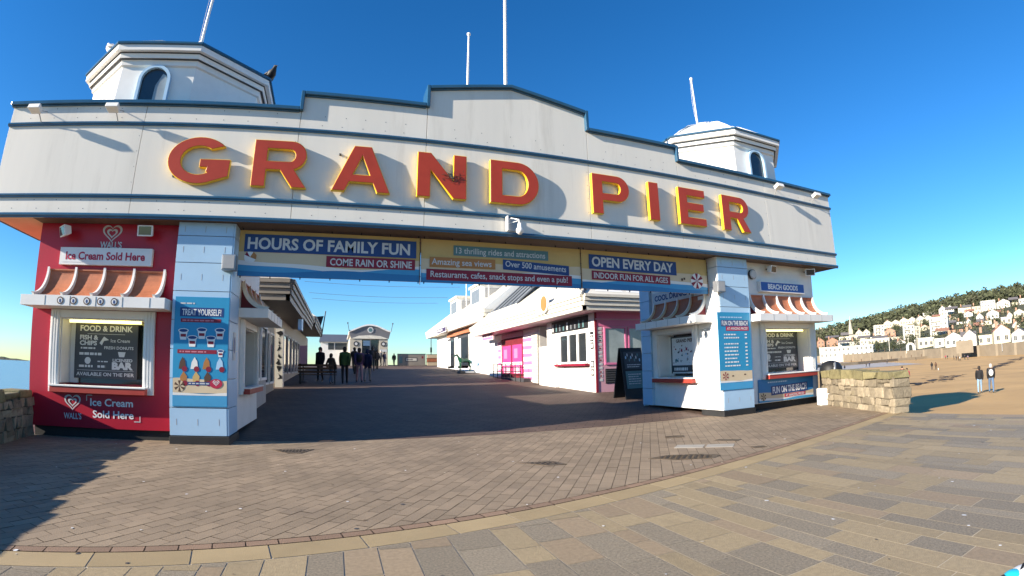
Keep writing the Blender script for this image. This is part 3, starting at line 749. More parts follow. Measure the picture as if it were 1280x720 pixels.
# ------------------------------------------------------------------ signs, boards and posters
def sign(name, mb, label, cat='sign', group=None): o = mb.build(name); return tag(o, label, cat, group)
def heart_loops(cx, cz, s):
    def hpt(t, k): 
        x = 16 * math.sin(t) ** 3; y = 13 * math.cos(t) - 5 * math.cos(2 * t) - 2 * math.cos(3 * t) - math.cos(4 * t); return (cx + x / 16 * s * k, cz + (y + 2) / 16 * s * k * .92)
    return lambda k: [hpt(2 * math.pi * i / 36, k) for i in range(36)][::-1]
def heart_logo(mb, F, cx, cz, s, c, mat):
    h = heart_loops(cx, cz, s)
    for a, b in ((1.0, .80), (.55, .34)):
        A, B = h(a), h(b)
        mb.raw([F.P(x, y, c) for x, y in A + B], [(i, (i + 1) % 36, 36 + (i + 1) % 36, 36 + i) for i in range(36)], mat)
def parasol(mb, F, cx, cz, r, c, m1='sign_maroon', m2='banner_foam', squash=1.0):
    mb.poly(F, [(cx + r * math.cos(i * math.pi / 10) * squash, cz + r * math.sin(i * math.pi / 10)) for i in range(20)], c, m2)
    for k in range(6):
        a = k * math.pi / 3 + .3; mb.face([F.P(cx, cz, c + .001), F.P(cx + r * math.cos(a) * squash, cz + r * math.sin(a), c + .001), F.P(cx + r * math.cos(a + .5) * squash, cz + r * math.sin(a + .5), c + .001)], m1)
def waves(mb, F, a0, a1, zb, zt, c, mat, amp, ph, n=24):
    for i in range(n):
        x0, x1 = a0 + (a1 - a0) * i / n, a0 + (a1 - a0) * (i + 1) / n
        h = lambda x: zt + amp * math.sin(ph + 5.2 * (x - a0) / (a1 - a0)) + amp * .4 * math.sin(ph * 2 + 11 * (x - a0) / (a1 - a0))
        mb.face([F.P(x0, zb, c), F.P(x1, zb, c), F.P(x1, h(x1), c), F.P(x0, h(x0), c)], mat)
def bars(mb, F, a, b, w, h, c, mat, n=1, gap=.05):          # unreadably small lines of print
    for i in range(n):
        x = a; end = a + w * rnd.uniform(.7, 1)
        while x < end:
            l = rnd.uniform(.03, .11); mb.rect(F, x, min(end, x + l), b - i * gap, b - i * gap + h, c, mat); x += l + .018
def tilted(mb, F, a0, a1, b0, b1, c, mat, sk=0.0):          # plaque with a slight slope
    mb.face([F.P(a0, b0 - sk * 0, c), F.P(a1, b0 + sk, c), F.P(a1, b1 + sk, c), F.P(a0, b1, c)], mat)
FB = Frame((0, KY - .02, 0), (1, 0, 0))
BZ0, BZ1 = 2.95, 3.80
def banner(a0, a1, label, fn, ph):
    b = MB(); b.fbox(FB, a0, a1, BZ0, BZ1, -.012, 0, 'banner_yellow')
    waves(b, FB, a0 + .005, a1 - .005, BZ0 + .005, BZ0 + .44, .002, 'banner_sand', .03, ph)
    waves(b, FB, a0 + .005, a1 - .005, BZ0 + .004, BZ0 + .25, .004, 'banner_foam', .05, ph + 1.5)
    waves(b, FB, a0 + .005, a1 - .005, BZ0 + .003, BZ0 + .19, .006, 'banner_sea', .05, ph + 2)
    waves(b, FB, a0 + .005, a1 - .005, BZ0 + .002, BZ0 + .12, .008, 'banner_sea_dark', .03, ph + 4)
    fn(b)
    b.tube([FB.P(a1 - .012, BZ0 - .05, .02), FB.P(a1 - .012, BZ1 + .04, .02)], .008, 'ink_brown', 5)
    for k in range(4): b.ball(FB.P(a1 - .012, BZ0 + .1 + k * .22, .02), .016, 'ink_brown', 6, 4)
    for k in range(7):
        x = a0 + .05 + (a1 - a0 - .1) * k / 6
        for z in (BZ0 - .03, BZ1 + .0): b.fbox(FB, x, x + .018, z, z + .04, -.008, .012, 'plinth_black')
    o = b.build('banner'); tag(o, label, 'banner', 'banners slung under the sign wall')
def ban1(b):
    tilted(b, FB, -1.80, 1.40, 3.40, 3.73, .012, 'sign_navy'); b.text(FB, 'HOURS OF FAMILY FUN', -1.74, 3.462, .20, 'ink_grey', .015, 3.02, bold=.03)
    tilted(b, FB, -.28, 1.38, 3.17, 3.375, .012, 'sign_maroon'); b.text(FB, 'COME RAIN OR SHINE', -.21, 3.205, .125, 'ink_grey', .015, 1.53, bold=.02)
    b.poly(FB, [(-1.68 + .11 * math.cos(i * .42), 3.30 + .11 * math.sin(i * .42)) for i in range(15)], .012, 'ink_white')
    b.poly(FB, [(-1.68, 3.30), (-1.62, 3.40), (-1.56, 3.34), (-1.57, 3.26)], .0135, 'sign_orange'); b.poly(FB, [(-1.68, 3.30), (-1.78, 3.34), (-1.74, 3.40)], .0135, 'sign_maroon')
banner(-1.90, 1.485, 'banner reading HOURS OF FAMILY FUN, next to the red kiosk side', ban1, 0.2)
def ban2(b):
    tilted(b, FB, 2.13, 4.13, 3.50, 3.70, .012, 'sign_teal'); b.text(FB, '13 thrilling rides and attractions', 2.18, 3.545, .115, 'ink_grey', .015, 1.88, bold=.008)
    tilted(b, FB, 1.66, 2.98, 3.25, 3.45, .012, 'sign_orange', .01); b.text(FB, 'Amazing sea views', 1.70, 3.305, .115, 'ink_grey', .015, 1.20, bold=.012)
    tilted(b, FB, 3.14, 4.60, 3.27, 3.475, .012, 'sign_navy', -.06); b.text(FB, 'Over 500 amusements', 3.19, 3.335, .115, 'ink_grey', .015, 1.34, bold=.012, rot=-.040)
    tilted(b, FB, 1.60, 4.66, 3.00, 3.215, .012, 'sign_maroon', -.01); b.text(FB, 'Restaurants, cafes, snack stops and even a pub!', 1.68, 3.06, .115, 'ink_grey', .015, 2.88, bold=.012)
banner(1.495, 4.893, 'middle banner listing thrilling rides, amusements, restaurants, cafes and a pub', ban2, 1.7)
def ban3(b):
    tilted(b, FB, 5.08, 7.42, 3.39, 3.71, .012, 'sign_navy', -.03); b.text(FB, 'OPEN EVERY DAY', 5.15, 3.455, .20, 'ink_grey', .015, 2.17, bold=.03, rot=-.012)
    tilted(b, FB, 5.14, 7.22, 3.16, 3.355, .012, 'sign_maroon', -.03); b.text(FB, 'INDOOR FUN FOR ALL AGES', 5.19, 3.195, .12, 'ink_grey', .015, 1.96, bold=.018, rot=-.014)
    parasol(b, FB, 8.03, 3.26, .19, .012); b.fbox(FB, 7.55, 7.60, 3.24, 3.30, .012, .014, 'ink_brown'); b.fbox(FB, 7.62, 7.67, 3.27, 3.32, .012, .014, 'ink_brown')
banner(4.903, 8.38, 'banner reading OPEN EVERY DAY, with a striped parasol at its end', ban3, 3.1)

# front of the red kiosk
for cx, cz, s_, tz, th_, tw in ((-4.37, 3.67, .20, 3.40, .115, .44), (-4.96, .62, .17, .33, .10, .36)):
    lg = MB(); heart_logo(lg, F1, cx, cz, s_, .006, 'ink_grey'); lg.text(F1, "WALL'S", cx, tz, th_, 'ink_grey', .006, tw, 'c', .02); lg.build('painted_logo', kl)
for tx, a_, b_, w_ in (('Ice Cream', -4.60, .58, .84), ('Sold Here', -4.55, .37, .80)): lg = MB(); lg.text(F1, tx, a_, b_, .125, 'ink_white', .006, w_, bold=.02); lg.build('lettering', kl)
lg = MB()
for a0, a1, b0, b1 in ((-4.68, -4.56, .755, .77), (-4.68, -4.665, .66, .77), (-3.74, -3.62, .315, .33), (-3.635, -3.62, .33, .42)): lg.rect(F1, a0, a1, b0, b1, .006, 'ink_grey')
lo = lg.build('corner_marks', kl)
s = MB(); s.fbox(F1, -5.36, -3.50, 3.07, 3.385, .005, .09, 'paint_white'); s.fbox(F1, -5.30, -3.56, 3.115, 3.34, .09, .094, 'ink_white'); s.text(F1, 'Ice Cream Sold Here', -4.43, 3.165, .135, 'sign_red', .097, 1.60, 'c', .03)
sign('sign_board', s, 'white framed sign reading Ice Cream Sold Here in red on the red kiosk')
for k in range(5):
    st = MB(); a = -4.98 + k * .26; st.poly(F1, [(a + .065 * math.cos(i * .4), 2.36 + .065 * math.sin(i * .4)) for i in range(16)], .586, 'ink_brown'); st.poly(F1, [(a + .045 * math.cos(i * .4), 2.36 + .045 * math.sin(i * .4)) for i in range(16)], .588, 'ink_white'); st.poly(F1, [(a - .02, 2.34), (a, 2.32), (a + .02, 2.34), (a + .015, 2.385), (a - .015, 2.385)], .59, 'sign_navy')
    st.build('roundel', kl)
def menu_board(F, a0, a1, b0, b1, c, label):
    m = MB(); W, Hh = a1 - a0, b1 - b0; x = lambda t: a0 + W * t; y = lambda t: b0 + Hh * t
    m.fbox(F, a0, a1, b0, b1, c - .02, c, 'board_charcoal'); e = c + .004
    m.text(F, 'FOOD & DRINK', x(.5), y(.855), Hh * .095, 'ink_grey', e, W * .84, 'c', .03); m.rect(F, x(.2), x(.8), y(.80), y(.806), e, 'ink_grey')
    m.text(F, 'FISH &', x(.08), y(.70), Hh * .075, 'ink_grey', e, W * .30, 'l', .04); m.text(F, 'CHIPS', x(.08), y(.60), Hh * .075, 'ink_grey', e, W * .28, 'l', .04)
    m.poly(F, [(x(.40), y(.64)), (x(.47), y(.76)), (x(.55), y(.70)), (x(.47), y(.68)), (x(.44), y(.6))], e, 'ink_grey')
    m.text(F, 'Ice Cream', x(.58), y(.66), Hh * .06, 'ink_grey', e, W * .30, 'l', .01); m.text(F, 'FRESH DONUTS', x(.48), y(.535), Hh * .05, 'ink_grey', e, W * .46, 'l', .02)
    bars(m, F, x(.1), y(.53), W * .32, Hh * .03, e, 'ink_grey'); bars(m, F, x(.08), y(.42), W * .48, Hh * .045, e, 'ink_grey'); bars(m, F, x(.38), y(.30), W * .2, Hh * .02, e, 'ink_grey')
    m.poly(F, [(x(.22) + W * .05 * math.cos(i * .5), y(.32) + W * .05 * math.sin(i * .5)) for i in range(12)], e, 'ink_grey'); bars(m, F, x(.08), y(.20), W * .25, Hh * .04, e, 'ink_grey'); bars(m, F, x(.38), y(.20), W * .18, Hh * .04, e, 'ink_grey')
    m.poly(F, [(x(.72), y(.40)), (x(.80), y(.40)), (x(.82), y(.49)), (x(.70), y(.49))], e, 'ink_grey')
    m.text(F, 'LICENSED', x(.62), y(.315), Hh * .05, 'ink_grey', e, W * .31, 'l', .03); m.text(F, 'BAR', x(.61), y(.18), Hh * .115, 'ink_grey', e, W * .33, 'l', .06)
    m.rect(F, x(.05), x(.95), y(.145), y(.150), e, 'ink_grey'); m.text(F, 'AVAILABLE ON THE PIER', x(.5), y(.05), Hh * .06, 'ink_grey', e, W * .92, 'c', .02)
    return sign('menu_board', m, label, 'menu board')
menu_board(F1, -5.08, -3.80, 1.05, 2.06, -.27, 'charcoal food and drink board in the window of the red kiosk')
menu_board(F1, 10.42, 12.02, 1.05, 2.06, -.33, 'charcoal food and drink board in the front window of the white kiosk')
# posters on the pillars
class Near(Frame):                                    # the pillar faces stand a little nearer than the kiosk walls
    def P(s, a, b, c=0): k = PY / KY; return s.o + s.u * (a * k) + Z * (CAM_H + (b - CAM_H) * k) + s.n * c
FP = Near((0, PY - .036, 0), (1, 0, 0))
p = MB(); p.fbox(FP, -3.0, -2.0, .62, 2.55, 0, .012, 'poster_blue'); e = .015
waves(p, FP, -2.995, -2.005, .86, 1.10, e, 'banner_sand', .02, .5); waves(p, FP, -2.995, -2.005, .63, .84, e + .001, 'banner_sea', .02, 2.0); waves(p, FP, -2.995, -2.005, .82, .86, e + .002, 'banner_foam', .012, 2.0)
bars(p, FP, -2.9, 2.42, .35, .025, e, 'ink_grey'); p.rect(FP, -2.90, -2.10, 2.20, 2.36, e, 'sign_navy'); p.text(FP, 'TREAT YOURSELF!', -2.5, 2.225, .105, 'ink_white', e + .002, .72, 'c', .02)
p.rect(FP, -2.88, -2.14, 2.10, 2.165, e, 'sign_maroon'); bars(p, FP, -2.85, 2.12, .68, .025, e + .002, 'ink_pink')
def cup(cx, cz, s):
    p.poly(FP, [(cx - .6 * s, cz), (cx + .6 * s, cz), (cx + .85 * s, cz + 1.6 * s), (cx - .85 * s, cz + 1.6 * s)], e + .002, 'ink_white'); p.poly(FP, [(cx + 1.05 * s * math.cos(i * .4), cz + 1.75 * s + .42 * s * math.sin(i * .4)) for i in range(16)], e + .003, 'ink_white')
    p.poly(FP, [(cx + .85 * s * math.cos(i * .4), cz + 1.75 * s + .3 * s * math.sin(i * .4)) for i in range(16)], e + .004, 'sign_navy'); p.rect(FP, cx - .55 * s, cx + .55 * s, cz + .55 * s, cz + 1.1 * s, e + .004, 'sign_maroon')
for cx, cz in ((-2.82, 1.82), (-2.48, 1.84), (-2.15, 1.84), (-2.65, 1.70), (-2.31, 1.70)): cup(cx, cz - .03, .092)
p.rect(FP, -2.92, -2.2, 1.55, 1.62, e, 'sign_maroon'); bars(p, FP, -2.88, 1.57, .62, .025, e + .002, 'ink_pink'); cup(-2.13, 1.5, .06)
for cx, m1 in ((-2.82, 'ink_brown'), (-2.60, 'banner_foam'), (-2.38, 'sign_orange'), (-2.14, 'clad_blue')):
    p.poly(FP, [(cx - .07, 1.28), (cx + .07, 1.28), (cx + .05, 1.42), (cx, 1.49), (cx - .05, 1.40)], e + .002, m1); p.poly(FP, [(cx + .04 + .05 * math.cos(i * .5), 1.28 + .05 * math.sin(i * .5)) for i in range(13)], e + .003, 'sign_maroon')
for cx, m1 in ((-2.80, 'sign_orange'), (-2.57, 'banner_yellow'), (-2.36, 'ink_brown')):
    p.poly(FP, [(cx - .05, 1.02), (cx + .05, 1.03), (cx + .07, 1.15), (cx, 1.24), (cx - .06, 1.14)], e + .002, m1); p.poly(FP, [(cx + .03 + .05 * math.cos(i * .5), 1.03 + .05 * math.sin(i * .5)) for i in range(13)], e + .003, 'sign_maroon')
parasol(p, FP, -2.87, .98, .10, e + .003, 'ink_brown', 'banner_sand'); p.rect(FP, -2.72, -2.28, 1.0, 1.055, e + .004, 'sign_navy'); bars(p, FP, -2.70, 1.018, .4, .02, e + .005, 'ink_grey')
p.poly(FP, [(-2.20 + .115 * math.cos(i * .4), 1.03 + .085 * math.sin(i * .4)) for i in range(16)], e + .005, 'sign_red'); heart_logo(p, FP, -2.20, 1.04, .06, e + .006, 'ink_white')
sign('poster', p, 'blue poster headed TREAT YOURSELF with cups and ice creams on the pillar', 'poster')
p = MB(); p.fbox(FP, 8.60, 9.72, .60, 2.52, 0, .012, 'poster_blue')
waves(p, FP, 8.605, 9.715, .82, 1.07, e, 'banner_sand', .012, .5); waves(p, FP, 8.605, 9.715, .61, .80, e + .001, 'banner_sea', .02, 2.0); waves(p, FP, 8.605, 9.715, .79, .83, e + .002, 'banner_foam', .012, 2.0)
bars(p, FP, 8.68, 2.38, .8, .03, e, 'clad_blue'); p.rect(FP, 8.70, 9.66, 2.17, 2.33, e, 'sign_navy'); p.text(FP, 'FUN ON THE BEACH', 9.18, 2.195, .11, 'ink_white', e + .002, .90, 'c', .02)
p.rect(FP, 8.86, 9.66, 2.06, 2.165, e, 'sign_red'); p.text(FP, 'AT AMAZING PRICES!', 9.26, 2.085, .06, 'ink_white', e + .002, .72, 'c', .01)
for k, z in enumerate((1.95, 1.87, 1.72, 1.63, 1.54, 1.45, 1.36, 1.27, 1.18)):
    bars(p, FP, 8.78, z, .56, .032, e + .002, 'ink_white'); p.rect(FP, 9.50, 9.58, z, z + .035, e + .002, 'ink_white')
parasol(p, FP, 8.78, .95, .10, e + .003, 'sign_maroon', 'banner_sand')
for q in ((9.0, .93), (9.42, .95)): p.fbox(FP, q[0], q[0] + .06, q[1], q[1] + .03, e, e + .003, 'ink_brown')
sign('poster', p, 'blue poster headed FUN ON THE BEACH with a price list, on the pillar', 'poster')
# board under the beach goods counter, sign over its canopy
p = MB(); p.fbox(F1, 9.95, 12.22, .20, .79, .012, .03, 'banner_sea_dark'); e = .033
waves(p, F1, 9.955, 12.215, .205, .42, e, 'banner_sand', .03, 1.0); waves(p, F1, 9.955, 12.215, .202, .30, e + .001, 'banner_foam', .02, 3.0); waves(p, F1, 9.955, 12.215, .201, .25, e + .002, 'banner_sea', .02, 3.4)
p.face([F1.P(10.42, .36, e + .003), F1.P(11.95, .40, e + .003), F1.P(11.95, .64, e + .003), F1.P(10.42, .60, e + .003)], 'sign_navy'); p.text(F1, 'FUN ON THE BEACH', 10.48, .41, .16, 'ink_white', e + .005, 1.42, 'l', .03, rot=.024)
p.face([F1.P(10.95, .275, e + .004), F1.P(11.85, .295, e + .004), F1.P(11.85, .385, e + .004), F1.P(10.95, .365, e + .004)], 'sign_red'); p.text(F1, 'AT AMAZING PRICES!', 11.0, .29, .06, 'ink_white', e + .006, .80, 'l', .01, rot=.022)
bars(p, F1, 10.3, .69, 1.1, .035, e, 'clad_blue'); parasol(p, F1, 10.12, .34, .10, e + .004, 'ink_brown', 'banner_sand')
sign('sign_board', p, 'blue board reading FUN ON THE BEACH below the counter of the white kiosk')
s = MB(); s.fbox(F1, 10.14, 11.97, 3.08, 3.36, .01, .12, 'paint_white'); s.fbox(F1, 10.165, 11.945, 3.105, 3.335, .12, .124, 'sign_blue'); s.text(F1, 'BEACH GOODS', 11.05, 3.16, .125, 'ink_white', .127, 1.24, 'c', .045)
sign('sign_board', s, 'blue sign reading BEACH GOODS above the kiosk canopy')
# arch side of the white kiosk: drinks sign and illustrated window poster
s = MB(); s.fbox(F2R, .60, 2.35, 2.98, 3.30, .005, .06, 'ink_grey'); s.text(F2R, 'COOL DRINKS', .72, 3.07, .14, 'sign_navy', .064, 1.45, bold=.04)
sign('sign_board', s, 'grey sign reading COOL DRINKS above the arch side canopy of the white kiosk')
p = MB(); a0, a1, b0, b1, c = .86, 2.10, 1.03, 2.05, -.33
p.fbox(F2R, a0, a1, b0, b1, c - .02, c, 'ink_white'); e = c + .004
for q in ((a0, a0 + .05, b0, b1), (a1 - .05, a1, b0, b1), (a0, a1, b1 - .04, b1)): p.rect(F2R, q[0], q[1], q[2], q[3], e, 'dark_grey')
p.text(F2R, 'GRAND PIER', (a0 + a1) / 2, b1 - .17, .085, 'ink_brown', e + .001, .75, 'c', .03)
for i in range(46):
    u, v, r = rnd.uniform(a0 + .1, a1 - .12), rnd.uniform(b0 + .28, b1 - .25), rnd.uniform(.015, .06)
    p.poly(F2R, [(u + r * rnd.uniform(.5, 1.2) * math.cos(k * 1.05), v + r * rnd.uniform(.4, 1.1) * math.sin(k * 1.05)) for k in range(6)], e + .001 + i * .0002, rnd.choice(('ink_brown', 'dark_grey', 'metal_grey', 'sign_teal', 'sign_maroon', 'paint_grey', 'clad_blue')))
p.rect(F2R, a0 + .05, a1 - .05, b0 + .04, b0 + .22, e + .012, 'board_charcoal'); bars(p, F2R, a0 + .14, b0 + .08, .7, .08, e + .014, 'ink_white')
sign('poster', p, 'illustrated pier map poster in the arch side window of the white kiosk', 'poster')
# small roundel on the sunlit side of the pillar
FS = Frame((8.47, KY + .5, 0), (0, -1, 0)); p = MB(); p.poly(FS, [(.22 + .11 * math.cos(i * .35), 2.02 + .13 * math.sin(i * .35)) for i in range(18)], .004, 'ink_grey'); p.poly(FS, [(.22 + .095 * math.cos(i * .35), 2.02 + .115 * math.sin(i * .35)) for i in range(18)], .0055, 'ink_white'); parasol(p, FS, .22, 2.02, .05, .007, 'dark_grey', 'ink_white')
sign('wall_notice', p, 'small round white notice on the sunlit arch side of the white pillar', 'notice')
FSL = Frame((-1.925, KY - .1, 0), (0, 1, 0)); p = MB(); p.fbox(FSL, .14, .36, 1.45, 1.95, 0, .006, 'ink_grey'); p.poly(FSL, [(.25 + .08 * math.cos(i * .35), 1.72 + .15 * math.sin(i * .35)) for i in range(18)], .008, 'sign_navy')
sign('wall_notice', p, 'narrow notice with dark oval on the shaded arch side of the poster pillar', 'notice')

# ------------------------------------------------------------------ lamps and boxes on the walls
def arm_light(x, label):
    t = thing('arm_floodlight', (x, FY, 5.86), label, 'floodlight', 'white floodlights on arms along the parapet')
    a = MB(); a.tube([F.P(x + .05, 5.62, .0), F.P(x + .03, 5.78, .14), F.P(x, 5.82, .22)], .011, 'paint_grey', 6); a.tube([F.P(x + .10, 5.9, .0), F.P(x, 5.84, .20)], .008, 'paint_grey', 6); a.build('arm', t)
    h = MB(); Fl = Slab(F.P(x, 5.83, .27), (1, 0, 0), (0, .35, 1)); h.fbox = h.fbox
    h.hexa([Fl.P(-.13, -.05, .09), Fl.P(.13, -.05, .09), Fl.P(.10, -.05, -.09), Fl.P(-.10, -.05, -.09), Fl.P(-.13, .05, .09), Fl.P(.13, .05, .09), Fl.P(.10, .06, -.09), Fl.P(-.10, .06, -.09)], 'paint_white'); h.build('lamp_housing', t, bevel=.012)
arm_light(-6.10, 'white arm floodlight at the far G end of the parapet'); arm_light(-4.46, 'white arm floodlight above the seam before the G')
arm_light(10.62, 'white arm floodlight on the parapet beyond the last R'); arm_light(12.25, 'white arm floodlight at the extreme PIER end of the parapet')
def wall_flood(x, z, rz, label, tilt=.22):
    t = thing('wall_floodlight', (x, KY, z), label, 'floodlight', 'square floodlights under the sign wall')
    b = MB(); b.tube([(x, KY, z + .03), (x, KY - .12, z + .02)], .02, 'dark_grey', 6); b.build('bracket', t)
    q = Matrix.Rotation(rz, 3, 'Z') @ Matrix.Rotation(tilt, 3, 'X'); c = Vector((x, KY - .2, z))
    h = MB(); Fl = Slab(c, q @ Vector((1, 0, 0)), q @ Vector((0, 0, 1)))
    h.hexa([Fl.P(-.15, -.10, .07), Fl.P(.15, -.10, .07), Fl.P(.12, -.07, -.07), Fl.P(-.12, -.07, -.07), Fl.P(-.15, .10, .07), Fl.P(.15, .10, .07), Fl.P(.12, .07, -.07), Fl.P(-.12, .07, -.07)], 'paint_white'); ho = h.build('lamp_housing', t, bevel=.008)
    g = MB(); Fl2 = Slab(Fl.P(0, 0, .0715), Fl.u, Fl.v); g.poly(Fl2, [(-.12, -.075), (.12, -.075), (.12, .075), (-.12, .075)], .002, 'glass_dark'); g.build('lens', ho)
wall_flood(-5.24, 3.66, -.75, 'tilted square floodlight on the outer top corner of the red kiosk'); wall_flood(-3.62, 3.68, 0, 'level square floodlight at the top of the red kiosk beside the pillar', .12)
wall_flood(10.55, 3.68, .2, 'square floodlight above the BEACH GOODS sign, near the alarm'); wall_flood(12.18, 3.70, -.55, 'sunlit square floodlight at the outer top corner of the white kiosk')
def wall_box(x0, x1, y0, y1, z0, z1, label):
    b = MB(); b.box(x0, x1, y0, y1, z0, z1, 'metal_grey'); b.box(x0 + .02, x1 - .02, y0 - .012, y0 - .001, z0 + .02, z1 - .02, 'paint_grey'); o = b.build('wall_box', bevel=.006); tag(o, label, 'box')
wall_box(-2.10, -1.85, PY - .20, PY - .037, 2.98, 3.25, 'grey metal box at the arch corner of the poster pillar beside the red kiosk'); wall_box(8.30, 8.56, PY - .20, PY - .037, 2.95, 3.22, 'grey metal box high on the pillar beside the beach goods kiosk')
al = MB(); al.tube([(9.95, KY - .004, 3.53), (9.95, KY - .07, 3.53)], .13, 'dark_grey', 20); al.tube([(9.95, KY - .071, 3.53), (9.95, KY - .10, 3.53)], [.12, .10], 'ink_grey', 20); o = al.build('alarm_siren'); tag(o, 'round grey alarm siren high on the wall beside the blue pillar', 'alarm')
cb = thing('security_camera', (C0, FY, 4.07), 'white dome camera on a square bracket below the sign wall centre', 'camera')
b = MB(); b.fbox(F, 3.08, 3.34, 3.95, 4.20, .002, .03, 'metal_grey'); b.fbox(F, 3.05, 3.07, 3.92, 4.215, .05, .16, 'paint_white'); b.build('bracket', cb)
b = MB(); b.tube([F.P(3.16, 4.20, .05), F.P(3.26, 4.13, .22), F.P(3.26, 4.0, .26)], .012, 'paint_white', 6); b.tube([F.P(3.07, 4.07, .06), F.P(3.25, 4.11, .2)], .009, 'paint_white', 6); b.build('arm', cb)
b = MB(); b.lathe([(.005, .16), (.035, .15), (.05, .06), (.075, .02), (.07, -.03), (.03, -.07), (.004, -.08)], tuple(F.P(3.26, 3.90, .26)), 'paint_white', 14); b.build('dome', cb)

# ================================================================== STONE WALLS AT THE PROMENADE EDGE
def stone_wall(name, pts, h, th, label, seed, gap=.04):
    r = random.Random(seed); t = thing(name, (pts[0][0], pts[0][1], 0), label, 'wall', None)
    st, tp, core = MB(), MB(), MB()
    def stone(mb, o, u, a0, a1, z0, z1, th_, mat):
        n = Vector((-u.y, u.x, 0)); c = []
        j = lambda s: r.uniform(-s, s)
        for hz in (z0, z1):
            for a, s in ((a0, -1), (a1, -1), (a1, 1), (a0, 1)):
                c.append(o + u * (a + j(.036)) + n * s * (th_ / 2 + j(.03)) + Z * (hz + j(.024)))
        mb.hexa(c if n.dot(Vector((0, 1, 0))) > -9 else c, mat)
    for (p, q) in zip(pts, pts[1:]):
        o = Vector((p[0], p[1], 0)); e = Vector((q[0], q[1], 0)); L = (e - o).length; u = (e - o).normalized()
        n = Vector((-u.y, u.x, 0))
        core.hexa([o + n * -th * .42, e + n * -th * .42, e + n * th * .42, o + n * th * .42] + [v + Z * (h - .16) for v in (o + n * -th * .42, e + n * -th * .42, e + n * th * .42, o + n * th * .42)], 'mortar')
        z = -.02
        while z < h - .20:
            ch = r.uniform(.13, .24); ch = min(ch, h - .19 - z); a = -.03
            if ch < .06: break
            while a < L:
                w = r.uniform(.12, .34); b = min(a + w, L + .03)
                if r.random() < .22 and ch > .17 and b - a > .2:
                    m = z + ch * r.uniform(.4, .6); stone(st, o, u, a + .006, b - .006, z + .006, m - .005, th, 'stone'); stone(st, o, u, a + .006, b - .006, m + .005, z + ch - .006, th, 'stone')
                else: stone(st, o, u, a + .006, b - .006, z + .006, z + ch - .006, th + r.uniform(-.03, .04), 'stone')
                a = b
            z += ch
        a = -.05
        while a < L:
            w = r.uniform(.34, .66); b = min(a + w, L + .05); stone(tp, o, u, a + gap, b - gap, h - .19 + r.uniform(-.03, .02), h + r.uniform(-.09, .05), th + r.uniform(-.02, .10), 'stone_top'); a = b
    st.build('masonry', t, bevel=.03, seg=3); tp.build('coping_stones', t, bevel=.055, seg=3); core.build('core', t)
    return t
stone_wall('stone_wall', WALL_R, .93, .46, 'sunlit rubble stone wall with mossy coping next to the white kiosk', 3)
stone_wall('stone_wall', WALL_L, .86, .46, 'shaded rubble stone wall at the outer side of the red kiosk', 5, .004)

# ================================================================== STREET THINGS NEAR THE GATEWAY
b = MB(); p = on_y(1031, 507, 8.55); _g = EYE + ray(1031, 506.5) * (-CAM_H / ray(1031, 506.5).z); bx, by = _g.x, _g.y
b.obox((bx, by, 0), .36, .24, .46, -.45, 'ink_white'); o = b.build('plastic_box', bevel=.035, seg=3); tag(o, 'plain white plastic box standing on the ground against the end of the stone wall', 'box')
b = MB(); b.lathe([(.30, 0), (.33, .1), (.34, .85), (.32, 1.0), (.24, 1.12), (.10, 1.17), (.01, 1.18)], (12.78, 9.18, 0), 'black', 20); b.tube([(12.60, 8.93, .62), (12.60, 8.92, .92), (12.66, 8.96, 1.08), (12.74, 9.0, 1.10)], .045, 'metal_grey', 8); o = b.build('litter_bin'); tag(o, 'black domed litter bin half hidden behind the stone wall by the white kiosk', 'litter bin')
def iron_cover(name, pts, label, mat='cast_iron', holes=True):
    m = MB(); m.prism(Slab((0, 0, 0), (1, 0, 0), (0, 1, 0)), [pts], -.005, .0045, mat)
    cx = sum(q[0] for q in pts) / len(pts); cy = sum(q[1] for q in pts) / len(pts)
    if holes:
        for i in range(-7, 8):
            for j in range(-7, 8):
                x, y = cx + i * .055, cy + j * .055
                ins = all(((pts[(k + 1) % len(pts)][0] - pts[k][0]) * (y - pts[k][1]) - (pts[(k + 1) % len(pts)][1] - pts[k][1]) * (x - pts[k][0])) > .02 for k in range(len(pts)))
                if ins: m.box(x - .016, x + .016, y - .016, y + .016, .0046, .0085, 'plinth_black' if (i + j) % 2 else mat)
    o = m.build(name); tag(o, label, 'ground cover'); return o
iron_cover('drain_grate', [(-1.12, 8.62), (-.82, 8.22), (-.62, 8.22), (-.42, 8.62)], 'dark iron drain grate at the edge of the arch shadow, near the poster pillar')
iron_cover('manhole_cover', [(2.37, 6.60), (2.66, 6.22), (2.93, 6.20), (2.86, 6.50)], 'wedge shaped iron manhole cover in the middle of the block paving')
iron_cover('manhole_cover', [(4.05, 5.93), (4.28, 5.60), (4.75, 5.36), (4.98, 5.46), (4.86, 5.72), (4.42, 5.98)], 'largest iron manhole cover, rounded, close to the kerb slabs')
iron_cover('drain_grate', [(5.42, 7.38), (5.72, 7.22), (5.86, 7.42), (5.56, 7.58)], 'small dark iron cover nearest the sunlit pillar', holes=False)
iron_cover('access_cover', [(4.88, 6.42), (5.22, 6.14), (5.44, 6.34), (5.10, 6.62)], 'pale concrete access cover, the one nearer the big round manhole', 'concrete', False)
iron_cover('access_cover', [(5.26, 6.12), (5.60, 5.86), (5.82, 6.06), (5.48, 6.32)], 'pale concrete access cover, the one nearer the kerb slabs', 'concrete', False)
iron_cover('drain_grate', [(5.78, 6.52), (6.02, 6.22), (6.22, 6.30), (6.0, 6.62)], 'dark iron plate beside the pale concrete covers, towards the stone wall', holes=False)
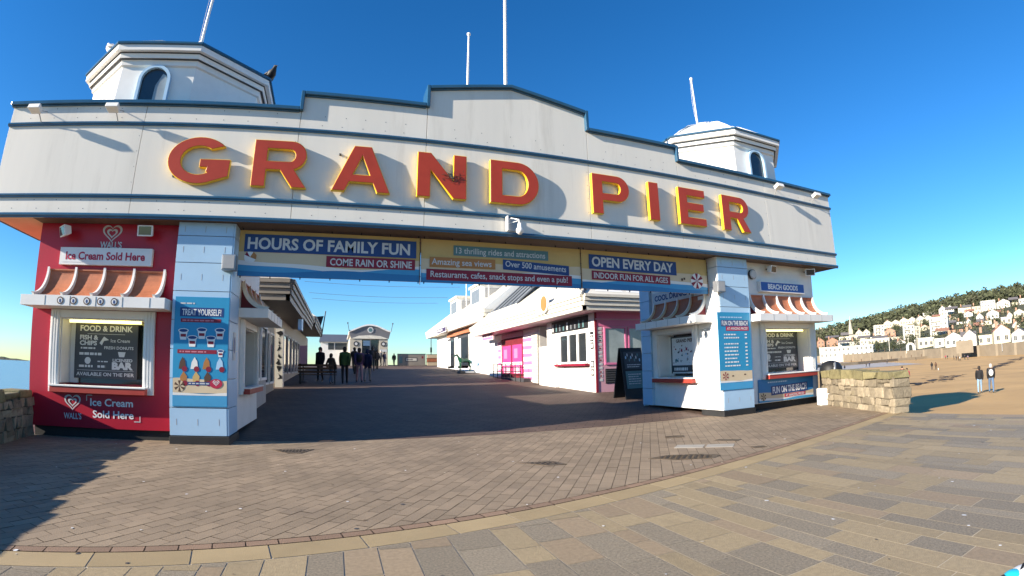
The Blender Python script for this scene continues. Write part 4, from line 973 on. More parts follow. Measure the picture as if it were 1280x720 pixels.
iron_cover('stopcock_cover', [(5.72, 5.52), (5.92, 5.44), (5.98, 5.58), (5.78, 5.66)], 'tiny iron stopcock plate by the kerb slabs', holes=False)
# bag at the photographer's feet
b = MB(); g = EYE + ray(1276, 733) * (-CAM_H / ray(1276, 733).z)
b.ball((g.x, g.y - .02, .06), .12, 'ink_white', 16, 10, (1.15, .8, .5)); b.ball((g.x - .06, g.y + .02, .055), .085, 'bag_cyan', 14, 10, (1, .9, .68)); b.ball((g.x - .09, g.y + .04, .045), .08, 'black', 14, 10, (.95, .9, .6))
b.tube([(g.x - .06, g.y, .10), (g.x, g.y, .13), (g.x + .07, g.y - .02, .11)], .008, 'black', 6)
o = b.build('sports_bag'); tag(o, 'white bag with cyan and black end lying on the stone slabs', 'bag')

# ================================================================== PIER BUILDINGS, right hand row
def eaves(mb, path, z0, zs, mats=('paint_cream', 'paint_grey')):
    """stepped fascia along a level path (outer edge); zs = step tops"""
    for (a, b) in zip(path, path[1:]):
        a, b = Vector(a), Vector(b); u = (b - a).normalized(); n = Vector((u.y, -u.x, 0))
        zl = 0
        for k, zt in enumerate(zs):
            c = .05 * k
            v = [a + n * c, b + n * c, b - n * .12, a - n * .12]
            mb.hexa([q + Z * (z0 + zl + (.0 if k == 0 else .012)) for q in v] + [q + Z * (z0 + zt) for q in v], mats[0])
            zl = zt
s1 = thing('refreshment_kiosk', (10.5, 18, .26), 'white and pink refreshment kiosk with sliding windows and ribbed cream roof, just inside the arch', 'kiosk')
wl = MB(); zf = .22
wl.box(9.58, 15.0, 17.53, 22.24, zf, 3.45, 'paint_white'); wl.build('wall', s1)
FA = Frame((9.58, 22.24, 0), (0, -1, 0)); FN = Frame((0, 17.53, 0), (1, 0, 0))
def A(y): return 22.24 - y
w = MB()
w.fbox(FN, 9.62, 14.98, 2.86, 3.44, .004, .03, 'pink_mid'); w.fbox(FN, 9.62, 14.98, 3.12, 3.17, .03, .05, 'pink_wall'); w.fbox(FN, 9.60, 14.98, zf, 2.855, .004, .02, 'pink_wall'); w.fbox(FN, 9.59, 9.68, zf, 3.44, .02, .045, 'sign_maroon'); w.build('pink_cladding', s1)
tl = MB()
for k in range(14):
    z = .70 + k * .155
    tl.fbox(FN, 9.72, 9.90, z, z + .10, .021, .03, 'ink_white'); tl.fbox(FN, 9.76, 9.86, z + .02, z + .08, .031, .034, rnd.choice(('sign_maroon', 'dark_grey', 'ink_grey')))
tl.build('menu_strip', s1)
for a0, a1 in ((10.0, 11.02), (11.12, 12.3), (12.4, 13.6)):
    f = MB(); f.prism(FN, [[(a0, 1.34), (a1, 1.34), (a1, 2.84), (a0, 2.84)], [(a0 + .06, 1.42), (a1 - .06, 1.42), (a1 - .06, 2.78), (a0 + .06, 2.78)]], .021, .06, 'pink_mid'); fo = f.build('window', s1)
    p = MB(); p.rect(FN, a0 + .06, a1 - .06, 1.42, 2.78, .030, 'glass_pale'); p.build('pane', fo)
v = MB(); v.fbox(FN, 10.02, 10.62, .60, 1.18, .021, .04, 'black')
for k in range(6): v.fbox(FN, 10.05, 10.59, .64 + k * .09, .68 + k * .09, .04, .06, 'dark_grey')
v.build('vent', s1)
for k, (y0, y1) in enumerate(((18.08, 18.92), (18.95, 19.80), (19.83, 20.70))):
    f = MB(); a, b_ = A(y1), A(y0); f.prism(FA, [[(a, 1.42), (b_, 1.42), (b_, 2.74), (a, 2.74)], [(a + .07, 1.50), (b_ - .07, 1.50), (b_ - .07, 2.66), (a + .07, 2.66)]], .003, .05, 'ink_white'); fo = f.build('window', s1)
    p = MB(); p.rect(FA, a + .07, b_ - .07, 1.50, 2.66, .012, 'glass_dark'); p.build('pane', fo)
l = MB(); l.fbox(FA, A(21.0), A(17.95), 1.32, 1.40, .003, .22, 'sign_maroon'); l.build('ledge', s1)
d = MB(); d.fbox(FA, A(21.6), A(18.0), 2.84, 3.36, .003, .03, 'black')
for k in range(9): d.fbox(FA, A(21.5) + k * .38, A(21.5) + k * .38 + .12, 2.90, 2.98 + rnd.uniform(.1, .3), .03, .035, rnd.choice(('ink_grey', 'metal_grey', 'sign_teal')))
d.build('bottle_display', s1)
for z0, z1 in ((.92, 1.18), (1.24, 1.52), (1.98, 2.24), (2.28, 2.52), (2.56, 2.66)):
    m = MB(); m.fbox(FA, A(17.86), A(17.60), z0, z1, .003, .015, 'black'); m.fbox(FA, A(17.81), A(17.65), z0 + .05, z1 - .05, .015, .018, 'ink_grey'); m.build('menu_panel', s1)
m = MB(); m.fbox(FA, A(17.84), A(17.60), 2.76, 3.0, .003, .01, 'ink_white'); m.fbox(FA, A(17.80), A(17.66), 2.82, 2.94, .01, .013, 'ink_grey'); m.build('menu_panel', s1)
e = MB(); eaves(e, [(8.68, 33.0, 0), (8.68, 16.63, 0), (15.6, 16.63, 0)], 3.40, (.16, .34, .48, .60)); e.build('eaves', s1)
so_ = MB(); so_.face([(8.70, 16.65, 3.41), (8.70, 33, 3.41), (15.6, 33, 3.41), (15.6, 16.65, 3.41)], 'pink_wall'); so_.build('soffit', s1)
rf = MB()                                                         # hipped standing-seam roof, glazed front strip
RZ, RX = 7.4, 13.4; z0 = 4.0; hipy = 16.63 + (RX - 8.68)
rf.face([(8.62, 33, z0), (8.62, 16.57, z0), (RX, hipy, RZ), (RX, 33, RZ)], 'cream_roof'); rf.face([(8.62, 16.57, z0), (18.2, 16.57, z0), (RX, hipy, RZ)], 'cream_roof'); rf.face([(18.2, 16.57, z0), (18.2, 33, z0), (RX, 33, RZ), (RX, hipy, RZ)], 'cream_roof')
def on_roof(y, s): return Vector((8.62 + (RX - 8.62) * s, y, z0 + (RZ - z0) * s))
y = 17.2
while y < 33:
    s = min(1, max(.02, (y - 16.57) / (hipy - 16.57))); rf.tube([on_roof(y, 0) + Z * .012, on_roof(y, s) + Z * .012], .022, 'cream_roof', 4); y += .45
rf.tube([(8.62, 16.57, z0 + .02), (RX, hipy, RZ + .02)], .06, 'slate', 6)
rf.build('roof', s1)
gs = MB()
for k in range(5):
    a0 = 9.25 + k * 1.45; pts = [(a0, 16.75, z0 + .14), (a0 + 1.25, 16.75, z0 + .14), (a0 + 1.25, 17.35, z0 + .54), (a0, 17.35, z0 + .54)]
    if k == 0: pts[3] = (a0 + .45, 17.35, z0 + .54)
    gs.face(pts, 'ink_white')
gs.build('roof_glazing', s1)
lw = MB(); lw.box(9.42, 9.575, 20.95, 22.9, zf, 2.28, 'paint_white'); lw.build('low_wall', s1)
sg = MB(); FR = Frame((8.62, 20.6, 0), (0, -1, 0)); sg.tube([FR.P(.55, 4.05, .02), FR.P(.55, 4.05, .10)], .42, 'ink_white', 24); sg.tube([FR.P(.55, 4.05, .101), FR.P(.55, 4.05, .12)], .33, 'sign_orange', 24); sg.fbox(FR, -.5, .3, 3.62, 4.4, .02, .05, 'ink_white')
o = sg.build('round_sign'); tag(o, 'round red and white sign fixed to the cream eaves of the pink kiosk', 'sign')

s2 = thing('rock_shop', (10.5, 28, .5), 'sweet shop with hot pink doors and pink and white striped panels', 'shop')
b = MB(); b.box(11.6, 15, 22.25, 24.0, .4, 3.38, 'dark_grey'); b.box(9.93, 15, 24.0, 33.0, .45, 3.39, 'paint_white'); b.build('wall', s2)
FQ = Frame((9.93, 33.0, 0), (0, -1, 0)); B = lambda y: 33.0 - y
d = MB(); d.fbox(FQ, B(30.2), B(26.4), .62, 3.05, .003, .03, 'maroon'); d.fbox(FQ, B(30.1), B(26.4), 3.06, 3.36, .003, .06, 'pink_wall'); d.build('shopfront_frame', s2)
for y0, y1 in ((28.35, 29.95), (26.5, 28.1)):
    q = MB(); q.fbox(FQ, B(y1), B(y0), .95, 2.62, .03, .06, 'pink_hot'); q.fbox(FQ, B(y1), B(y0), 1.45, 1.62, .06, .064, 'ink_white'); q.fbox(FQ, B(y1) + .3, B(y1) + .9, 1.85, 2.4, .06, .064, 'pink_mid'); q.fbox(FQ, B(y1) + .25, B(y0) - .25, .98, 1.35, .06, .063, 'banner_foam')
    for k in range(5): q.fbox(FQ, B(y1) + .3 + k * .2, B(y1) + .42 + k * .2, 1.02, 1.3, .063, .066, 'pink_mid')
    q.build('door', s2)
for y0, y1 in ((24.9, 26.3), (30.3, 30.9)):
    q = MB(); q.fbox(FQ, B(y1), B(y0), .55, 3.05, .003, .05, 'ink_white')
    for k in range(6): q.fbox(FQ, B(y1), B(y0), .60 + k * .42, .80 + k * .42, .05, .055, 'pink_mid')
    q.build('striped_panel', s2)
q = MB(); q.box(9.80, 9.925, 24.02, 24.8, .45, 3.0, 'paint_cream')
for k in range(16): q.box(9.785, 9.80, 24.06, 24.76, .55 + k * .15, .63 + k * .15, 'paint_grey')
q.build('louvred_pier', s2)
q = MB(); FT = Frame((9.15, 30.6, 0), (0, -1, 0)); q.fbox(FT, -1.0, 1.3, 3.02, 3.62, 0, .10, 'paint_white'); q.fbox(FT, -.95, 1.25, 3.07, 3.57, .10, .105, 'pink_mid'); q.text(FT, 'The Rock Shop', .15, 3.22, .20, 'ink_white', .108, 1.8, 'c', .03); q.build('lettered_sign').location = (0, 0, 0)
o = COL.objects['lettered_sign']; tag(o, 'pink sign with white lettering projecting beside the pink sweet shop', 'sign')

s3 = thing('pier_cafe', (11, 44, 1), 'long white pier building with dormers in its pale roof, beyond the pink shop', 'building')
b = MB(); b.box(10.4, 17, 33.2, 54, .5, 4.75, 'paint_white'); b.box(10.36, 10.39, 33.2, 54, .6, 1.5, 'ink_white'); b.build('wall', s3)
e = MB(); eaves(e, [(9.6, 56.3, 0), (9.6, 33.1, 0), (17, 33.1, 0)], 4.62, (.2, .45, .7)); e.face([(9.62, 33.1, 4.63), (9.62, 56.3, 4.63), (17, 56.3, 4.63), (17, 33.1, 4.63)], 'paint_cream'); e.build('eaves', s3)
rf = MB(); R3X, R3Z = 13.4, 8.4; ze = 5.33
rf.face([(9.55, 56.4, ze), (9.55, 33.0, ze), (R3X, 33.0, R3Z), (R3X, 53.5, R3Z)], 'cream_roof'); rf.face([(9.55, 56.4, ze), (R3X, 53.5, R3Z), (17.3, 56.4, ze)], 'cream_roof'); rf.face([(17.3, 33, ze), (17.3, 56.4, ze), (R3X, 53.5, R3Z), (R3X, 33, R3Z)], 'cream_roof'); rf.face([(9.55, 33, ze), (17.3, 33, ze), (R3X, 33, R3Z)], 'paint_white')
for k in range(46):
    y = 33.2 + k * .45; rf.tube([(9.55, y, ze + .015), (R3X, min(y, 53.5), R3Z + .015)], .022, 'cream_roof', 4)
rf.build('roof', s3)
for y0, y1 in ((38.5, 41.6), (46.5, 49.6)):
    q = MB(); q.box(10.9, 13.2, y0, y1, 5.6, 7.95, 'paint_white'); q.box(10.75, 13.3, y0 - .15, y1 + .15, 7.95, 8.15, 'paint_cream'); q.rect(Frame((10.895, y1, 0), (0, -1, 0)), .3, y1 - y0 - .3, 6.6, 7.7, .004, 'metal_grey'); q.rect(Frame((0, y0 - .004, 0), (1, 0, 0)), 11.3, 12.8, 6.9, 7.7, .002, 'paint_grey'); q.build('dormer', s3)
gl = MB()                                                         # glazed lantern at the near end of the roof
for k in range(5):
    y0 = 27.2 + k * 1.15; q = [(9.9, y0, 5.0), (9.9, y0 + 1.0, 5.0), (12.8, y0 + 1.0, 7.6), (12.8, y0, 7.6)]; gl.face(q[::-1], 'glass_pale'); gl.tube([(9.9, y0 - .06, 5.04), (12.8, y0 - .06, 7.64)], .06, 'slate', 4)
gl.tube([(9.9, 27.1, 5.0), (9.9, 33, 5.0)], .07, 'slate', 4); gl.tube([(12.8, 27.1, 7.6), (12.8, 33, 7.6)], .08, 'slate', 4); gl.box(9.85, 10.0, 27.1, 33, 4.5, 4.98, 'paint_cream'); gl.build('glazed_lantern', s3)
FC = Frame((10.4, 54, 0), (0, -1, 0)); Cc = lambda y: 54 - y
for y0, y1 in ((40.4, 44.2), (45.6, 48.4)):
    f = MB(); f.fbox(FC, Cc(y1), Cc(y0), 1.3, 4.1, .003, .04, 'dark_grey'); fo = f.build('doorway', s3); p = MB(); p.rect(FC, Cc(y1) + .2, Cc(y1) + 1.2, 1.5, 3.9, .045, 'ink_white'); p.rect(FC, Cc(y1) + 1.4, Cc(y0) - .2, 1.5, 3.9, .045, 'glass_dark'); p.build('pane', fo)
q = MB(); q.fbox(FC, Cc(47.5), Cc(36), 4.2, 4.58, .004, .30, 'terracotta'); q.build('awning', s3)
q = MB(); q.fbox(FC, Cc(39.6), Cc(35.2), .9, 2.9, .004, .02, 'clad_blue'); q.build('wall_shade', s3)  # bluish shadow on the white wall, painted as a thin blue sheet
sp = MB(); FU = Frame((9.5, 49, 0), (0, -1, 0)); sp.fbox(FU, 0, 4.2, 4.62, 5.12, .02, .08, 'ink_white'); sp.fbox(FU, .08, 4.12, 4.68, 5.06, .08, .084, 'cloth_purple'); bars(sp, FU, .4, 4.8, 3.2, .16, .086, 'ink_white'); o = sp.build('shop_sign'); tag(o, 'long purple and white sign on the eaves of the far white pier building', 'sign')
for k, (px, lab) in enumerate(((583, 'left'), (596, 'mid'), (611, 'right'))):
    p = on_y(px, 372, 46 - k * 4); o = MB(); o.tube([(p.x, p.y, p.z - .8), (p.x, p.y, p.z + 5.5)], .05, 'paint_white', 6); o = o.build('mast')
    tag(o, ('thin white mast over the far dormer of the pale pier roof', 'thin white mast between the two others over the pale pier roof', 'thin white mast over the near dormer of the pale pier roof')[k], 'mast', 'white masts on the pier roof')

# left hand row
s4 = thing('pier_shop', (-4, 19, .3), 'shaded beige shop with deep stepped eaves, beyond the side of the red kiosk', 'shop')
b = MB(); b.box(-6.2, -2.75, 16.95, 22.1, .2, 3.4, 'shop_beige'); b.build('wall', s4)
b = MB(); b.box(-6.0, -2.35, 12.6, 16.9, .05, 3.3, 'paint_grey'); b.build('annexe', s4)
FL0 = Frame((-2.35, 12.6, 0), (0, 1, 0))
for k in range(3):
    f = MB(); a = .25 + k * 1.35; f.prism(FL0, [[(a, .95), (a + 1.2, .95), (a + 1.2, 2.6), (a, 2.6)], [(a + .08, 1.03), (a + 1.12, 1.03), (a + 1.12, 2.52), (a + .08, 2.52)]], .003, .05, 'paint_white'); fo = f.build('window', s4); p = MB(); p.rect(FL0, a + .08, a + 1.12, 1.03, 2.52, .012, 'glass_dark'); p.build('pane', fo)
e = MB(); eaves(e, [(-6.6, 16.15, 0), (-1.57, 16.15, 0), (-1.57, 22.4, 0)], 3.40, (.18, .36, .52, .66), ('shop_beige', 'paint_grey')); e.face([(-6.6, 16.17, 3.41), (-6.6, 22.4, 3.41), (-1.6, 22.4, 3.41), (-1.6, 16.17, 3.41)], 'shop_beige'); e.build('eaves', s4)
r = MB(); r.face([(-6.6, 16.1, 4.07), (-1.52, 16.1, 4.07), (-4.2, 18.9, 5.0), (-6.6, 18.9, 5.0)], 'cream_roof'); r.face([(-1.52, 16.1, 4.07), (-1.52, 22.4, 4.07), (-4.2, 20.6, 5.0), (-4.2, 18.9, 5.0)], 'cream_roof'); r.face([(-1.52, 22.4, 4.07), (-6.6, 22.4, 4.07), (-6.6, 20.6, 5.0), (-4.2, 20.6, 5.0)], 'cream_roof'); r.face([(-6.6, 18.9, 5.0), (-4.2, 18.9, 5.0), (-4.2, 20.6, 5.0), (-6.6, 20.6, 5.0)], 'cream_roof')
for k in range(5): r.box(-6.5 + k * 1.02, -5.7 + k * 1.02, 16.25, 16.4, 4.15, 4.40, 'ink_white')
r.build('roof', s4)
FL = Frame((-2.75, 16.95, 0), (0, 1, 0))
for k in range(3):
    f = MB(); a = .4 + k * 1.6; f.prism(FL, [[(a, .7), (a + 1.3, .7), (a + 1.3, 2.7), (a, 2.7)], [(a + .08, .78), (a + 1.22, .78), (a + 1.22, 2.62), (a + .08, 2.62)]], .003, .05, 'paint_white'); fo = f.build('window', s4); p = MB(); p.rect(FL, a + .08, a + 1.22, .78, 2.62, .012, 'glass_dark'); p.build('pane', fo)
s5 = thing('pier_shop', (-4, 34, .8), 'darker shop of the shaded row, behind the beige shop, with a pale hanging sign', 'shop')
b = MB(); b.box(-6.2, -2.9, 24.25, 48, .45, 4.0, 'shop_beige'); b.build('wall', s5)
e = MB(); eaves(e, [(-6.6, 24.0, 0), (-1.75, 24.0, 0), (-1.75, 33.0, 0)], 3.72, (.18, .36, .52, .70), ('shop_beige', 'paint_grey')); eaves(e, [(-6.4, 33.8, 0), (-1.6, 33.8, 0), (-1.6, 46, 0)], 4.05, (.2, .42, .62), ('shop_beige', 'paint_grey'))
e.face([(-6.6, 24.0, 3.73), (-6.6, 33, 3.73), (-1.78, 33, 3.73), (-1.78, 24.0, 3.73)], 'shop_beige'); e.face([(-6.6, 33.8, 4.06), (-6.6, 46, 4.06), (-1.63, 46, 4.06), (-1.63, 33.8, 4.06)], 'shop_beige'); e.build('eaves', s5)
r = MB(); r.face([(-6.6, 23.9, 4.42), (-1.7, 23.9, 4.42), (-4.2, 26, 6.2), (-6.6, 26, 6.2)], 'cream_roof'); r.face([(-1.7, 23.9, 4.42), (-1.7, 33.2, 4.42), (-4.2, 31, 6.2), (-4.2, 26, 6.2)], 'cream_roof'); r.face([(-1.55, 33.8, 4.68), (-1.55, 46, 4.68), (-4.2, 44, 6.6), (-4.2, 36, 6.6)], 'cream_roof'); r.face([(-6.6, 33.8, 4.68), (-1.55, 33.8, 4.68), (-4.2, 36, 6.6), (-6.6, 36, 6.6)], 'cream_roof'); r.build('roof', s5)
FL5 = Frame((-2.9, 24.25, 0), (0, 1, 0))
for k in range(6):
    f = MB(); a = .5 + k * 2.2; f.prism(FL5, [[(a, 1.0), (a + 1.7, 1.0), (a + 1.7, 3.1), (a, 3.1)], [(a + .1, 1.1), (a + 1.6, 1.1), (a + 1.6, 3.0), (a + .1, 3.0)]], .003, .06, 'paint_grey'); fo = f.build('window', s5); p = MB(); p.rect(FL5, a + .1, a + 1.6, 1.1, 3.0, .02, 'glass_dark'); p.build('pane', fo)
b = MB(); b.box(-1.95, -1.78, 24.5, 25.5, 3.1, 3.7, 'clad_blue'); b.box(-1.96, -1.94, 25.0, 25.03, 3.7, 3.8, 'dark_grey'); o = b.build('hanging_sign'); tag(o, 'pale blue hanging sign under the far eaves of the shaded row', 'sign')
b = MB(); q = on_y(402, 412, 42); b.tube([(q.x, 42, q.z - .6), (q.x + .3, 42, q.z + 1.5)], .05, 'dark_grey', 6)
b.prism(Frame((q.x, 42, q.z), (1, 0, 0)), [[(-.1, .2), (-.75, .0), (-.6, .5), (-.8, 1.0), (.15, 1.1)]], -.02, .02, 'black'); o = b.build('flag'); tag(o, 'dark furled flag sticking up at the end of the shaded row of roofs', 'flag')

# end of the pier: hall with curved gable, grey roofed building, hoarding, stacked crates
zE = 1.64
h = thing('gabled_hall', (3.35, 58.8, zE), 'pale hall with curved dark gable and round emblem at the far end of the pier', 'hall')
b = MB(); b.box(1.25, 5.45, 58.9, 76, zE - .2, 5.0, 'hall_cream'); b.box(1.2, 2.55, 58.55, 58.89, zE - .1, 4.66, 'hall_cream'); b.box(4.5, 5.5, 58.55, 58.89, zE - .1, 4.66, 'hall_cream'); b.build('wall', h)
FH = Frame((0, 58.5, 0), (1, 0, 0)); g = MB(); cv = [(1.1 + 4.7 * i / 20, 5.55 + .72 * math.sin(math.pi * i / 20) ** 1.4) for i in range(21)]
g.prism(FH, [[(1.3, 4.68), (5.6, 4.68)] + [(x, z - .12) for x, z in cv[::-1]]], -.3, 0, 'hall_grey'); g.build('gable', h)
g = MB()
for (x0, z0_), (x1, z1_) in zip(cv, cv[1:]): g.prism(FH, [[(x0, z0_ - .11), (x1, z1_ - .11), (x1, z1_ + .06), (x0, z0_ + .06)]], -17, .12, 'paint_white')
g.build('roof', h)
g = MB(); g.prism(FH, [[(1.3, 4.68), (2.2, 5.0), (3.4, 5.08), (4.6, 5.0), (5.6, 4.68)]], .003, .05, 'paint_cream'); g.build('fascia', h)
g = MB(); g.tube([FH.P(3.5, 5.68, .002), FH.P(3.5, 5.68, .05)], .34, 'ink_grey', 20); g.tube([FH.P(3.5, 5.68, .051), FH.P(3.5, 5.68, .06)], .22, 'sign_teal', 20); g.build('emblem', h)
for cx in (1.9, 5.0):
    g = MB(); FG = Frame((0, 58.54, 0), (1, 0, 0)); g.tube([FG.P(cx, 4.1, .002), FG.P(cx, 4.1, .03)], .30, 'dark_grey', 18); g.tube([FG.P(cx, 4.1, .031), FG.P(cx, 4.1, .04)], .16, 'ink_grey', 18); g.rect(FG, cx - .4, cx + .4, 3.2, 3.5, .004, 'ink_grey'); g.build('roundel', h)
g = MB(); FG = Frame((0, 58.88, 0), (1, 0, 0)); g.rect(FG, 2.55, 4.5, zE, 4.6, .008, 'glass_dark'); g.rect(FG, 2.7, 3.5, 3.9, 4.5, .012, 'clad_blue'); g.fbox(FG, 3.46, 3.56, zE, 4.6, .012, .05, 'paint_grey'); g.build('glazing', h)
for x in (1.1, 5.85):
    g = MB(); g.tube([(x, 58.4, 5.5), (x + (.18 if x > 3 else -.18), 58.3, 6.4)], .035, 'dark_grey', 6); g.ball((x + (.18 if x > 3 else -.18), 58.3, 6.42), .09, 'dark_grey', 8, 6); g.build('spike', h)
h2 = thing('grey_roofed_building', (-.8, 75, 1.7), 'low building with flat grey roof and dark window band, left of the gabled hall', 'building')
b = MB(); b.box(-2.7, 1.2, 75, 90, 1.4, 5.15, 'paint_white'); b.build('wall', h2)
b = MB(); b.face([(-2.9, 74.7, 5.1), (1.3, 74.7, 5.1), (1.3, 80, 6.5), (-2.9, 80, 6.5)], 'slate'); b.face([(-2.9, 74.7, 5.1), (-2.9, 80, 6.5), (-2.9, 90, 5.1)], 'slate'); b.face([(1.3, 74.7, 5.1), (1.3, 90, 5.1), (1.3, 80, 6.5)], 'slate'); b.build('roof', h2)
FG = Frame((0, 74.99, 0), (1, 0, 0))
for a0, a1 in ((-1.6, -.75), (-.6, 1.1)): b = MB(); b.fbox(FG, a0, a1, 4.0, 4.95, .004, .03, 'window_dark'); b.build('window', h2)
b = MB(); FG = Frame((0, 59, 0), (1, 0, 0)); zB = 1.62
b.fbox(FG, 6.7, 9.95, zB, zB + 1.32, -.06, 0, 'shop_beige'); b.rect(FG, 7.55, 9.0, zB + .5, zB + .95, .004, 'dark_grey'); b.rect(FG, 7.65, 8.9, zB + .58, zB + .87, .008, 'paint_cream'); bars(b, FG, 7.75, zB + .66, 1.0, .12, .012, 'dark_grey'); b.rect(FG, 6.85, 7.25, zB + .3, zB + 1.1, .004, 'sign_teal'); b.rect(FG, 9.5, 9.7, zB + .85, zB + 1.1, .004, 'sign_maroon')
for x in (6.7, 8.3, 9.9): b.box(x, x + .06, 59.06, 59.5, zB, zB + 1.35, 'dark_grey')
b.fbox(FG, 6.65, 10.0, zB + 1.32, zB + 1.4, -.08, .02, 'sign_teal'); o = b.build('hoarding'); tag(o, 'low pale hoarding with framed notice across the far end of the pier', 'hoarding')
b = MB()
for k in range(3): b.box(10.15, 11.3, 58.9, 59.5, zB + .02 + k * .44, zB + .40 + k * .44, ('banner_sand', 'terracotta', 'banner_sand')[k]); b.box(10.1, 11.35, 58.95, 59.4, zB + .40 + k * .44, zB + .46 + k * .44, 'dark_grey')
o = b.build('crate_stack'); tag(o, 'stack of tan and orange boxes between the hoarding and the white building', 'crates')
b = MB(); b.tube([(10.8, 60, zB), (10.8, 60, 5.2)], .05, 'dark_grey', 6); b.tube([(10.8, 60, 3.2), (10.8, 60, 3.8)], .11, 'black', 6); o = b.build('lamp_post'); tag(o, 'thin dark post rising behind the stacked boxes at the end of the pier', 'post')

# pier furniture
ab = thing('chalk_board', (9.25, 14.6, deck_z(14.6)), 'tall black A-frame chalkboard standing by the blue pilaster', 'chalkboard'); zz = deck_z(14.6)
def leaf(y0, y1, mat):
    q = MB(); H = 1.72
    p = [(8.98, y0, zz), (9.98, y0 + .12, zz), (9.98, y0 + .17, zz), (8.98, y0 + .05, zz), (9.02, y1, zz + H), (9.94, y1 + .12, zz + H), (9.94, y1 + .16, zz + H), (9.02, y1 + .04, zz + H)]
    q.hexa(p, 'black')
    F_ = Slab(Vector(p[0]), Vector(p[1]) - Vector(p[0]), Vector(p[4]) - Vector(p[0])); 
    if mat:
        q.rect(F_, .1, .90, .35, .95, .006, 'sign_teal'); q.rect(F_, .1, .90, 1.02, 1.62, .006, 'board_charcoal')
        for k in range(9): q.poly(F_, [(.18 + k * .075 + .03 * math.cos(i * .9), 1.42 + .1 * math.sin(k * 2.1) + .06 * math.sin(i * .9)) for i in range(7)], .009, rnd.choice(('ink_grey', 'sign_teal', 'clad_blue')))
        bars(q, F_, .2, 1.15, .6, .03, .009, 'ink_grey', 2, .07); bars(q, F_, .2, .82, .6, .03, .009, 'ink_grey', 5, .08)
    return q
leaf(14.35, 14.72, True).build('board', ab); leaf(15.15, 14.80, False).build('board', ab)
cwp = on_deck(347, 484)
b = MB(); cz = cwp.z; b.box(cwp.x - .12, cwp.x + .22, cwp.y, cwp.y + .5, cz, cz + 2.6, 'paint_cream')
FCW = Frame((cwp.x - .12, cwp.y - .003, 0), (1, 0, 0))
for k in range(7): b.poly(FCW, [(.17 + rnd.uniform(-.1, .1) + .1 * math.cos(i * .9) * rnd.uniform(.5, 1), cz + .5 + k * .31 + .15 * math.sin(i * .9)) for i in range(7)], .004 + k * .0003, 'black')
o = b.build('cow_print_pillar'); tag(o, 'white pillar with black cow patches in the shaded row of shops', 'pillar')
def bench(px, py, label):
    c = on_deck(px, py); t = thing('bench', c, label, 'bench')
    s = MB(); 
    for k in range(4): s.box(c.x - .95, c.x + .95, c.y - .22 + k * .12, c.y - .13 + k * .12, c.z + .44, c.z + .48, 'cloth_brown')
    s.build('seat', t)
    s = MB()
    for k in range(3): s.box(c.x - .95, c.x + .95, c.y - .27, c.y - .23, c.z + .55 + k * .16, c.z + .66 + k * .16, 'cloth_brown')
    s.build('backrest', t)
    for sx in (-.85, .85):
        l = MB(); l.box(c.x + sx - .03, c.x + sx + .03, c.y - .27, c.y - .21, c.z, c.z + 1.0, 'black'); l.box(c.x + sx - .03, c.x + sx + .03, c.y + .16, c.y + .22, c.z, c.z + .46, 'black'); l.box(c.x + sx - .03, c.x + sx + .03, c.y - .2, c.y + .2, c.z + .40, c.z + .437, 'black'); l.build('leg', t)
bench(397, 480, 'dark slatted bench in front of the shaded row of shops')
b = MB(); c = on_deck(379, 478); b.box(c.x - .2, c.x + .2, c.y - .03, c.y + .03, c.z + .9, c.z + 1.9, 'pink_wall'); b.tube([(c.x, c.y, c.z), (c.x, c.y, c.z + .9)], .04, 'dark_grey', 6); b.lathe([(.25, 0), (.25, .05), (.04, .08)], c, 'dark_grey', 12); o = b.build('notice_stand'); tag(o, 'dull pink notice panel on a stand among the shaded shops', 'notice')
t = thing('railing', (9.4, 27, .6), 'low dark railing in front of the hot pink shop doors', 'railing'); zr = deck_z(27)
for k in range(7): m = MB(); m.tube([(9.35, 25.4 + k * .8, zr - .06), (9.35, 25.4 + k * .8, zr + .95)], .025, 'black', 6); m.build('post', t)
for h_ in (.5, .93):
    m = MB(); m.tube([(9.35, 25.3, zr + h_), (9.35, 30.3, zr + h_)], .022, 'black', 6); m.build('rail', t)
m = MB(); m.box(9.45, 9.92, 25.2, 30.4, zr - .15, zr + .14, 'dark_grey'); o = m.build('doorstep'); tag(o, 'dark raised doorstep along the front of the pink shop', 'step')
gm = MB()
for _ in range(170):
    x, y = rnd.uniform(-4, 10.5), rnd.uniform(.6, 9.2); r_ = rnd.uniform(.008, .022)
    gm.face([(x + r_ * math.cos(k * 1.05) * rnd.uniform(.7, 1.2), y + r_ * math.sin(k * 1.05) * rnd.uniform(.7, 1.2), .0035) for k in range(6)], rnd.choice(('joint_dark', 'dark_grey', 'ink_grey', 'ink_white', 'joint_light')))
o = gm.build('litter'); o['kind'] = 'stuff'; o['label'] = 'specks of litter and trodden gum on the paving'; o['category'] = 'litter'

